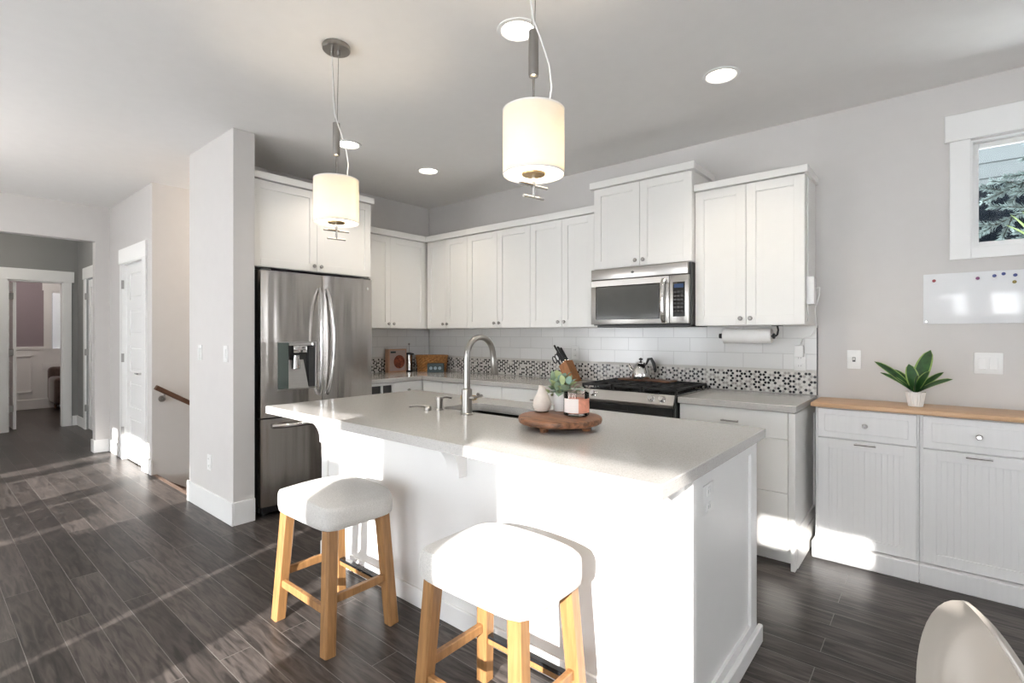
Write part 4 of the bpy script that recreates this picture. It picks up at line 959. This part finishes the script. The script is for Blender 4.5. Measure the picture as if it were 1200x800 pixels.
# ------------------------------------------------------------ stools
def make_stool(label, cx, cy):
    t = thing('bar_stool', label, 'stool', (cx, cy, 0), 'bar stools at the island')
    # cushion: rounded block, crowned top
    mb = MB(); hx, hy = 0.240, 0.178; nx, ny = 22, 18
    z0, ze, zt = 0.505, 0.592, 0.640
    def sq(u, p=5.0): return u
    rings = []
    m = 48
    def se(a, rx, ry, p=7.0):
        c, s_ = math.cos(a), math.sin(a)
        k = (abs(c) ** p + abs(s_) ** p) ** (-1 / p)
        return (rx * c * k, ry * s_ * k)
    lev = [(0.955, z0), (0.985, z0 + 0.006), (1.0, z0 + 0.03), (1.0, ze - 0.03), (0.992, ze - 0.008)]
    for sc_, zz in lev: rings.append([(cx + se(2 * math.pi * i / m, hx * sc_, hy * sc_)[0], cy + se(2 * math.pi * i / m, hx * sc_, hy * sc_)[1], zz) for i in range(m)])
    for sc_ in (0.965, 0.92, 0.84, 0.72, 0.56, 0.38, 0.2, 0.02):
        pp_ = 7.0 - 4.0 * (1 - sc_)
        ring = []
        for i in range(m):
            x_, y_ = se(2 * math.pi * i / m, hx * sc_, hy * sc_, pp_)
            crown = (1 - (x_ / hx) ** 2) ** 0.75 * (1 - 0.55 * (y_ / hy) ** 2)
            ring.append((cx + x_, cy + y_, ze - 0.004 + (zt - ze) * crown * 1.0 + 0.006 * (1 - sc_)))
        rings.append(ring)
    mb.loft(rings); obj('seat_cushion', mb, 'linen', t, smooth=50)
    fxo, fyo, txo, tyo = 0.216, 0.158, 0.183, 0.128
    zt_ = 0.508
    def legpt(sx, sy, z):
        k = z / zt_
        return Vector((cx + sx * (fxo + (txo - fxo) * k), cy + sy * (fyo + (tyo - fyo) * k), z))
    for sx in (-1, 1):
        for sy in (-1, 1):
            obj('leg', MB().bar(legpt(sx, sy, 0.0), legpt(sx, sy, zt_), 0.050, 0.052, 0.050, 0.052, up=(0, 1, 0)), 'oak', t)
    obj('seat_rail', MB().box(cx - 0.16, cx + 0.16, cy - 0.14, cy - 0.115, 0.455, 0.507).box(cx - 0.16, cx + 0.16, cy + 0.115, cy + 0.14, 0.455, 0.507).box(cx - 0.195, cx - 0.17, cy - 0.11, cy + 0.11, 0.455, 0.507).box(cx + 0.17, cx + 0.195, cy - 0.11, cy + 0.11, 0.455, 0.507) if False else MB().box(cx - 0.20, cx + 0.20, cy - 0.14, cy + 0.14, 0.495, 0.507), 'oak', t)
    for sx in (-1, 1):
        z = 0.215; obj('side_stretcher', MB().bar(legpt(sx, -1, z), legpt(sx, 1, z), 0.022, 0.022, 0.034, 0.034, up=(1, 0, 0)), 'oak', t)
    for sy in (-1, 1):
        z = 0.170; st = obj('stretcher', MB().bar(legpt(-1, sy, z), legpt(1, sy, z), 0.022, 0.022, 0.034, 0.034, up=(0, 1, 0)), 'oak', t)
        if sy == 1:
            a, b = legpt(-1, sy, z), legpt(1, sy, z)
            obj('footrest_plate', MB().box(a.x + 0.022, b.x - 0.022, a.y - 0.014, a.y + 0.014, z + 0.004, z + 0.020, 0.003), 'blackglass', st, label='dark metal footrest plate')
    return t
make_stool('white upholstered bar stool with oak legs, the one nearer the refrigerator', 2.293, -2.545)
make_stool('white upholstered bar stool with oak legs, front one nearer the island end', 3.308, -2.545)

# ------------------------------------------------------------ sideboard, whiteboard, plant
SBY = -0.340
PSB = XB(SBY)
def side_cab(u0, u1, label, ku):
    t = thing('sideboard_cabinet', label, 'cabinet', ((u0 + u1) / 2, -0.17, 0), 'white beadboard sideboard cabinets')
    obj('carcass', MB().box(u0, u1, SBY + 0.0185, -0.016, 0.10, 0.888, 0.001), 'sidebd', t)
    dw = obj('drawer', MB().ub(PSB, u0 + 0.014, u1 - 0.010, -0.018, 0.0, 0.716, 0.882, 0.002).ub(PSB, u0 + 0.05, u1 - 0.046, -0.001, 0.003, 0.750, 0.850, 0.002), 'sidebd', t)
    obj('knob', knob(PSB, ku, 0.80, 0.003), 'chrome', dw)
    mb = shaker(PSB, u0 + 0.014, u1 - 0.010, 0.105, 0.711, -0.018, th=0.018, st=0.055, rec=0.008)
    dd = obj('door', mb, 'sidebd', t)
    obj('beadboard', MB().ub(PSB, u0 + 0.068, u1 - 0.064, -0.012, -0.007, 0.158, 0.658), 'bead', dd)
    obj('pull', pull(PSB, ku, 0.693, 0.0), 'chrome', dd)
    obj('plinth', MB().box(u0 - 0.012 if u0 < 4 else u0, u1, SBY - 0.030, -0.016, 0.0, 0.099, 0.004), 'sidebd', t)
side_cab(3.866, 4.350, 'left white beadboard sideboard cabinet, under the leafy plant', 4.112)
side_cab(4.351, 4.840, 'right white beadboard sideboard cabinet at the photo edge', 4.585)
single('wooden_worktop', MB().box(3.845, 4.85, SBY - 0.018, -0.0155, 0.889, 0.915, 0.006, 2), 'butcher', 'light oak top board across the two white sideboard cabinets', 'worktop')
wb = thing('whiteboard', 'frameless glossy whiteboard on the wall under the window', 'whiteboard', (4.8, -0.01, 1.375))
obj('panel', MB().ub(PB, 4.362, 5.26, 0.002, 0.012, 1.377, 1.664, 0.004, 2), 'board', wb)
for u, z in ((4.375, 1.39), (5.247, 1.39)): obj('mounting_screw', MB().tube([(u, -0.011, z), (u, -0.0135, z)], 0.004, 10), 'chrome', wb)
for u, z, mt, lb in ((4.410, 1.625, 'mag_red', 'dark red round magnet alone at the left of the whiteboard'), (4.595, 1.627, 'mag_pur', 'purple round magnet second from left on the whiteboard'),
                     (4.662, 1.636, 'mag_blue', 'blue round magnet third from left on the whiteboard'), (4.698, 1.644, 'mag_blue', 'blue round magnet highest of those on the whiteboard'),
                     (4.743, 1.634, 'mag_blue', 'blue round magnet directly above the olive one'), (4.740, 1.598, 'mag_olive', 'olive yellow round magnet below the blue ones')):
    single('magnet', MB().tube([(u, -0.012, z), (u, -0.018, z), (u, -0.020, z)], 0.0085, 16, rad=[0.0085, 0.0085, 0.006]), mt, lb, 'magnet', 'round magnets on the whiteboard')

pl = thing('potted_plant', 'leafy dark green plant in a small white ribbed pot on the sideboard', 'potted plant', (4.331, -0.19, 0.9155))
qx, qy, qz = 4.331, -0.19, 0.9155
mb = MB(); rings = []
for r_, h in ((0.031, 0), (0.033, 0.002), (0.045, 0.076), (0.046, 0.082), (0.042, 0.082), (0.040, 0.070)):
    rings.append([(qx + (r_ + (0.0012 if i % 2 else -0.0012)) * math.cos(2 * math.pi * i / 40), qy + (r_ + (0.0012 if i % 2 else -0.0012)) * math.sin(2 * math.pi * i / 40), qz + h) for i in range(40)])
mb.loft(rings); obj('pot', mb, 'ceramic', pl, smooth=20)
obj('soil', MB().lathe([(0.001, 0.071), (0.041, 0.0711)], (qx, qy, qz), 20), 'soil', pl)
def px_dir(du, dz, dd): # leaf tip offset: along x (right), z (up), and toward the room (-y)
    return Vector((du, -dd, dz))
tips = [(-0.185, 0.175, 0.03, 0.055), (-0.155, 0.115, 0.07, 0.04), (-0.03, 0.165, 0.00, 0.065), (0.065, 0.245, -0.02, 0.08), (0.06, 0.13, 0.03, 0.05),
        (0.155, 0.095, 0.08, 0.05), (0.12, 0.125, -0.02, 0.04), (0.015, 0.105, 0.07, 0.07), (-0.01, 0.10, -0.04, 0.06), (-0.10, 0.13, -0.05, 0.05)]
for du, dz, dd, wd in tips:
    b0 = Vector((qx, qy, qz + 0.070)); v = px_dir(du, dz, dd)
    mb = MB(); L_ = v.length
    d = v.normalized(); s_ = d.cross(Vector((0, -0.55, 0.83))).normalized(); nn = s_.cross(d).normalized()
    rows_l, n = [], 10
    cols = 5
    grid = []
    for i in range(n + 1):
        t = i / n
        w = 1.2 * (wd / 2) * (max(0.0, (t - 0.12) / 0.88) ** 0.55 * (1 - t) ** 0.6 * 1.9) if t > 0.12 else 0.0
        w = max(w, 0.0022 * (1 - 0.8 * t))
        p = b0 + d * (L_ * t) + nn * (L_ * 0.22 * (t - t * t) * 1.2)
        grid.append([p + s_ * (w * k) + nn * (abs(k) * w * 0.18) for k in (-1, -0.78, 0, 0.78, 1)])
    V_ = [[mb.bm.verts.new(q) for q in row] for row in grid]; V2 = [[mb.bm.verts.new(q - nn * 0.0012) for q in row] for row in grid]
    for i in range(n):
        for k in range(4):
            mi = 1 if k in (0, 3) and 2 < i else 0
            f = mb.bm.faces.new((V_[i][k], V_[i][k + 1], V_[i + 1][k + 1], V_[i + 1][k])); f.material_index = mi
            f = mb.bm.faces.new((V2[i][k], V2[i + 1][k], V2[i + 1][k + 1], V2[i][k + 1])); f.material_index = mi
    obj('leaf', mb, ['leaf', 'leafedge'], pl, smooth=60)

# ------------------------------------------------------------ pendants and downlights
def pendant(label, x, y, zb, zt, rot, cord_flip):
    t = thing('pendant_lamp', label, 'pendant lamp', (x, y, H), 'pendant lamps over the island')
    Rz = lambda dx, dy, z: (x + dx * math.cos(rot) - dy * math.sin(rot), y + dx * math.sin(rot) + dy * math.cos(rot), z)
    r = 0.107
    can = obj('canopy', MB().lathe([(0.064, H - 0.0005), (0.066, H - 0.004), (0.066, H - 0.022), (0.062, H - 0.026), (0.001, H - 0.027)], (x, y, 0), 30), 'nickel', t)
    for dx in (-0.022, 0.012): obj('cord_grip', MB().tube([Rz(dx, 0, H - 0.026), Rz(dx, 0, H - 0.05)], 0.007, 10), 'nickel', can)
    zc0, zc1 = zt + 0.13, zt + 0.28
    obj('suspension_cable', MB().tube([Rz(0.012, 0, H - 0.03), Rz(0.004, 0, zc1)], 0.0018, 6).tube([Rz(-0.022, 0, H - 0.03), Rz(-0.004, 0, zc1)], 0.0014, 6), 'nickel', t)
    obj('counterweight', MB().lathe([(0.010, zc0 - 0.012), (0.0165, zc0 - 0.008), (0.0175, zc0), (0.0175, zc1), (0.010, zc1 + 0.004)], (x, y, 0), 20), 'nickel', t)
    obj('stem', MB().tube([(x, y, zb - 0.022), (x, y, zc0 - 0.005)], 0.0045, 8), 'nickel', t)
    c = cord_flip
    obj('power_cord', MB().tube([Rz(-0.022, 0, H - 0.045), Rz(-0.02 * c, 0, H - 0.15), Rz(-0.004 * c, -0.02, zc1 + 0.10), Rz(0.004 * c, -0.022, zc1 + 0.03), Rz(0.035 * c, -0.03, zc1 - 0.05), Rz(0.062 * c, -0.02, zc0 + 0.01), Rz(0.068 * c, -0.01, zc0 - 0.06), Rz(0.058 * c, 0, zt + 0.03), Rz(0.05 * c, 0, zt - 0.01)], 0.0028, 8), 'plastic', t)
    mb = MB(); m = 48
    prof = [(r, zb), (r, zt), (r - 0.0015, zt), (r - 0.0015, zb)]
    rings = [[(x + q * math.cos(2 * math.pi * i / m), y + q * math.sin(2 * math.pi * i / m), z) for i in range(m)] for q, z in prof]
    mb.loft(rings, True, False, False)
    sh = obj('shade', mb, 'shade', t, smooth=60)
    for z_ in (zb - 0.001, zt - 0.004):
        obj('shade_rim', MB().lathe([(r - 0.002, z_), (r + 0.0012, z_), (r + 0.0012, z_ + 0.005), (r - 0.002, z_ + 0.005), (r - 0.002, z_)], (x, y, 0), 48, cap0=False, cap1=False), 'plastic', sh)
    obj('diffuser', MB().lathe([(0.001, zb + 0.006), (r - 0.003, zb + 0.006), (r - 0.003, zb + 0.009), (0.001, zb + 0.009)], (x, y, 0), 40), 'diffuser', t)
    obj('bottom_disc', MB().lathe([(0.001, zb - 0.002), (0.040, zb - 0.001), (0.042, zb + 0.004), (0.001, zb + 0.0055)], (x, y, 0), 28), 'brass', t)
    obj('pull_bar', MB().tube([(x, y, zb - 0.002), (x, y, zb - 0.078)], 0.006, 10)
        .tube([(x - 0.062 * math.cos(1.35), y - 0.062 * math.sin(1.35), zb - 0.038), (x + 0.062 * math.cos(1.35), y + 0.062 * math.sin(1.35), zb - 0.038)], 0.0055, 8)
        .tube([(x - 0.045 * math.cos(1.35), y - 0.045 * math.sin(1.35), zb - 0.078), (x + 0.045 * math.cos(1.35), y + 0.045 * math.sin(1.35), zb - 0.078)], 0.0055, 8), 'chrome', t)
    l = bpy.data.lights.new('bulb_light', 'POINT'); l.energy = PENDANT_W; l.color = (1.0, 0.84, 0.62); l.shadow_soft_size = 0.03
    lo = bpy.data.objects.new('bulb_light', l); COL.objects.link(lo); lo.parent = t; lo.location = (0, 0, zb + 0.085 - H)
    return t
pendant('white drum pendant lamp hanging in front of the refrigerator cabinet', 2.15, -2.45, 1.866, 2.078, 0.55, 1)
pendant('white drum pendant lamp hanging over the faucet, nearest the camera', 3.345, -2.41, 1.872, 2.092, 0.35, 1)

def downlight(x, y, label, power=1.0):
    t = thing('recessed_downlight', label, 'ceiling light', (x, y, H), 'recessed ceiling downlights')
    obj('trim_ring', MB().lathe([(0.098, H - 0.0005), (0.096, H - 0.006), (0.080, H - 0.008), (0.074, H - 0.002), (0.074, H - 0.0006)], (x, y, 0), 36, cap0=False, cap1=False), 'plastic', t)
    obj('lens', MB().lathe([(0.001, H - 0.0015), (0.074, H - 0.0015), (0.074, H - 0.0006), (0.001, H - 0.0006)], (x, y, 0), 32), 'lampglow', t)
    l = bpy.data.lights.new('downlight_beam', 'SPOT'); l.energy = DOWNLIGHT_W * power; l.spot_size = math.radians(118); l.spot_blend = 0.7; l.shadow_soft_size = 0.06; l.color = (1.0, 0.89, 0.75)
    lo = bpy.data.objects.new('downlight_beam', l); COL.objects.link(lo); lo.parent = t; lo.location = (0, 0, -0.02)
downlight(3.514, -0.941, 'recessed downlight at the right, above the three-drawer cabinet')
downlight(2.92, -1.977, 'recessed downlight partly behind the nearer pendant lamp')
downlight(1.032, -0.90, 'recessed downlight nearest the inside corner of the ceiling')
downlight(1.044, -1.691, 'recessed downlight in front of the refrigerator, behind the left pendant')

def flush_lamp(x, y, label, w, col):
    t = thing('flush_ceiling_lamp', label, 'ceiling light', (x, y, H))
    obj('base_plate', MB().lathe([(0.15, H - 0.0005), (0.15, H - 0.02), (0.13, H - 0.022)], (x, y, 0), 32), 'nickel', t)
    obj('bowl', MB().lathe([(0.14, H - 0.022), (0.135, H - 0.05), (0.09, H - 0.085), (0.02, H - 0.098), (0.001, H - 0.099)], (x, y, 0), 32), 'diffuser', t)
    l = bpy.data.lights.new('lamp_light', 'POINT'); l.energy = w; l.color = col; l.shadow_soft_size = 0.12
    lo = bpy.data.objects.new('lamp_light', l); COL.objects.link(lo); lo.parent = t; lo.location = (0, 0, -0.24)
flush_lamp(-4.1, -3.3, 'unseen flush lamp added to brighten the passage behind the opening', 9.0, (1.0, 0.95, 0.88))  # added out of view to lift the dark passage
flush_lamp(-6.4, -2.9, 'unseen flush lamp added to brighten the mauve far room', 20.0, (1.0, 0.90, 0.82))  # added out of view, lights the far room
flush_lamp(-0.67, -0.9, 'flush ceiling lamp over the stairwell', 20.0, (1.0, 0.86, 0.70))

fl = thing('added_fill_lamp', 'unseen nickel torchiere added behind the camera to brighten the ceiling', 'floor lamp', (-0.9, -5.0, 0))  # out of view, added to light the left part of the ceiling
obj('base', MB().lathe([(0.15, 0), (0.15, 0.02), (0.03, 0.035), (0.012, 0.04)], (-0.9, -5.0, 0), 28), 'nickel', fl)
obj('pole', MB().tube([(-0.9, -5.0, 0.03), (-0.9, -5.0, 1.75)], 0.012, 10), 'nickel', fl)
obj('shade', MB().lathe([(0.03, 1.74), (0.10, 1.78), (0.17, 1.86), (0.165, 1.86), (0.095, 1.79), (0.03, 1.75)], (-0.9, -5.0, 0), 28), 'ceramic', fl)
l = bpy.data.lights.new('fill_light', 'POINT'); l.energy = 48.0; l.color = (1.0, 0.93, 0.85); l.shadow_soft_size = 0.06
lo = bpy.data.objects.new('fill_light', l); COL.objects.link(lo); lo.parent = fl; lo.location = (0, 0, 1.80)

# ------------------------------------------------------------ dining chair at the lower right
CHX, CHY, CHA = 4.6435, -2.406, 40.05
ch = thing('dining_chair', 'cream moulded plastic shell chair at the lower right edge', 'chair', (CHX, CHY, 0))
CH = Matrix.Translation((CHX, CHY, 0)) @ Matrix.Rotation(math.radians(CHA), 4, 'Z')
mb = MB(); NP = 48
def backpt(y, z, off=0.0):
    t = (z - 0.43) / 0.39
    return Vector((-0.17 - 0.03 * t + 0.014 * (y / 0.155) ** 2 + off, y, z))
lay = [(0.0, 0), (0.3, 0), (0.55, 0), (0.75, 0), (0.88, 0), (0.95, -0.003), (0.985, -0.010), (1.03, -0.024), (1.06, -0.034)]
front, back = [], []
for k, off in lay:
    rf, rb_ = [], []
    for i in range(NP):
        a = 2 * math.pi * i / NP
        ca = math.cos(a); y = 0.148 * math.copysign(abs(ca) ** (1.28 if math.sin(a) > 0 else 1.0), ca) * max(k, 0.002); z = 0.505 + (0.303 if math.sin(a) > 0 else 0.085) * math.sin(a) * max(k, 0.002)
        rf.append(CH @ backpt(y, z, off)); rb_.append(CH @ backpt(y * 0.998, z, off - 0.008))
    front.append(rf); back.append(rb_)
mb.loft(front + back[::-1], True, True, True)
obj('shell_back', mb, 'shell', ch, smooth=50)
mb = MB()
mb.lathe([(0.001, 0.412), (0.12, 0.414), (0.175, 0.43), (0.20, 0.452), (0.192, 0.456), (0.12, 0.438), (0.001, 0.434)], (0.02, 0, 0), 36, sx=1.1, sy=1.05); mb.xform(CH)
obj('seat_shell', mb, 'shell', ch, smooth=50)
for sx in (-1, 1):
    for sy in (-1, 1):
        mb = MB().tube([CH @ Vector((0.03 + sx * 0.10, sy * 0.09, 0.418)), CH @ Vector((0.03 + sx * 0.19, sy * 0.19, 0.0))], 0.014, 10, rad=[0.017, 0.012]); obj('leg', mb, 'oak', ch)

# ------------------------------------------------------------ outside the small window
single('sky_block_wall', MB().box(-9.6, -9.4, -4.0, 0.5, 0, 3.2).box(-9.41, -9.38, -4.0, 0.5, 1.0, 1.1), 'siding', 'added grey wall blocking the sky behind the blind in the far room', 'building')  # added to keep bright sky off the far-room blind
fe = thing('garden_fence', 'black stained garden fence behind the spruce outside the window', 'fence', (5.5, 2.6, 0))
mb = MB()
for k in range(26): mb.box(3.2 + k * 0.20, 3.2 + k * 0.20 + 0.2, 2.6 + 0.006 * (k % 2), 2.63 + 0.006 * (k % 2), 0, 2.70, 0.003)
obj('boards', mb, 'fence', fe)
mb = MB(); mb.box(3.2, 8.4, 2.63, 2.68, 0.4, 0.5).box(3.2, 8.4, 2.63, 2.68, 2.1, 2.2); obj('rails', mb, 'fence', fe)
mb = MB()
for k in range(5): mb.box(3.2, 8.4, 3.1 - 0.012 * k, 3.3, 2.72 + 0.15 * k, 2.72 + 0.15 * k + 0.16, 0.004)
single('neighbour_siding', mb, 'siding', 'pale lap siding of a building beyond the garden fence', 'building')
sp = thing('spruce_tree', 'frosty blue spruce branches outside the window', 'tree', (5.9, 1.6, 0))
obj('trunk', MB().tube([(5.9, 1.7, 0), (5.9, 1.7, 1.6), (5.88, 1.7, 3.2)], 0.09, 12, rad=[0.11, 0.09, 0.05]), 'bark', sp)
rs = random.Random(5)
def spruce_branch(p0, p1, nneed=900, sub=11):
    mbb = MB(); p0, p1 = Vector(p0), Vector(p1); ax_ = (p1 - p0)
    mbb.mi = 1; mbb.tube([p0, p0 + ax_ * 0.5 + Vector((0, 0, 0.02)), p1], 0.008, 6, rad=[0.012, 0.008, 0.003])
    twigs = [(p0, p1)]
    for k in range(sub):
        t = 0.12 + 0.85 * k / sub; b0 = p0 + ax_ * t + Vector((0, 0, 0.02 * math.sin(math.pi * t)))
        side = 1 if k % 2 else -1
        perp = ax_.normalized().cross(Vector((0, 1, 0))).normalized() * side
        d = (ax_.normalized() * 0.75 + perp * rs.uniform(0.5, 0.9) + Vector((0, rs.uniform(-0.3, 0.3), -0.15))).normalized()
        b1 = b0 + d * (0.30 * (1.1 - t) + 0.08)
        mbb.tube([b0, b1], 0.004, 5, rad=[0.005, 0.002]); twigs.append((b0, b1))
    mbb.mi = 0
    for a, b in twigs:
        L_ = (b - a).length; nn_ = int(L_ * 800)
        dd = (b - a).normalized(); u_ = dd.cross(Vector((0.3, 0.8, 0.5))).normalized(); w_ = dd.cross(u_)
        for i in range(nn_):
            t = rs.random(); an = rs.uniform(0, 2 * math.pi); q = a + (b - a) * t
            nd = (dd * 0.75 + (u_ * math.cos(an) + w_ * math.sin(an))).normalized(); ln = rs.uniform(0.02, 0.042)
            s_ = nd.cross(Vector((rs.random(), rs.random(), rs.random()))).normalized() * 0.0036
            mbb.quad(q - s_, q + s_, q + nd * ln + s_ * 0.4, q + nd * ln - s_ * 0.4)
    return mbb
for p0, p1 in (((5.75, 1.0, 2.72), (4.66, 0.9, 2.22)), ((5.6, 0.85, 2.5), (4.62, 0.8, 1.98)), ((6.0, 1.4, 2.95), (4.72, 1.15, 2.30)), ((6.0, 1.5, 2.5), (4.85, 1.1, 1.96)), ((5.9, 1.6, 3.1), (4.95, 1.3, 2.62)), ((5.9, 1.5, 2.8), (5.05, 1.1, 2.28))):
    obj('branch', spruce_branch(p0, p1), ['spruce', 'bark'], sp, smooth=0)
bp_ = thing('strap_leaf_plant', 'yellow-green strappy plant outside the lower right of the window', 'plant', (4.90, 0.55, 0))
obj('stem', MB().tube([(4.90, 0.55, 0), (4.91, 0.55, 1.1), (4.90, 0.55, 1.86)], 0.007, 8), 'bamboo', bp_)
for (dx, dz, ln, wd, z0) in ((-0.13, 0.13, 0.22, 0.026, 1.84), (-0.06, 0.17, 0.24, 0.028, 1.84), (-0.15, 0.05, 0.20, 0.026, 1.84), (0.04, 0.18, 0.24, 0.028, 1.85), (0.10, 0.13, 0.22, 0.026, 1.84), (-0.10, 0.18, 0.27, 0.024, 1.82), (-0.15, -0.02, 0.16, 0.022, 1.86), (0.14, 0.04, 0.18, 0.024, 1.84)):
    obj('leaf', leafmesh(MB(), (4.90, 0.55, z0), (dx, -0.05, dz), ln, wd, 0.2, n=8), 'bamboo', bp_, smooth=60)
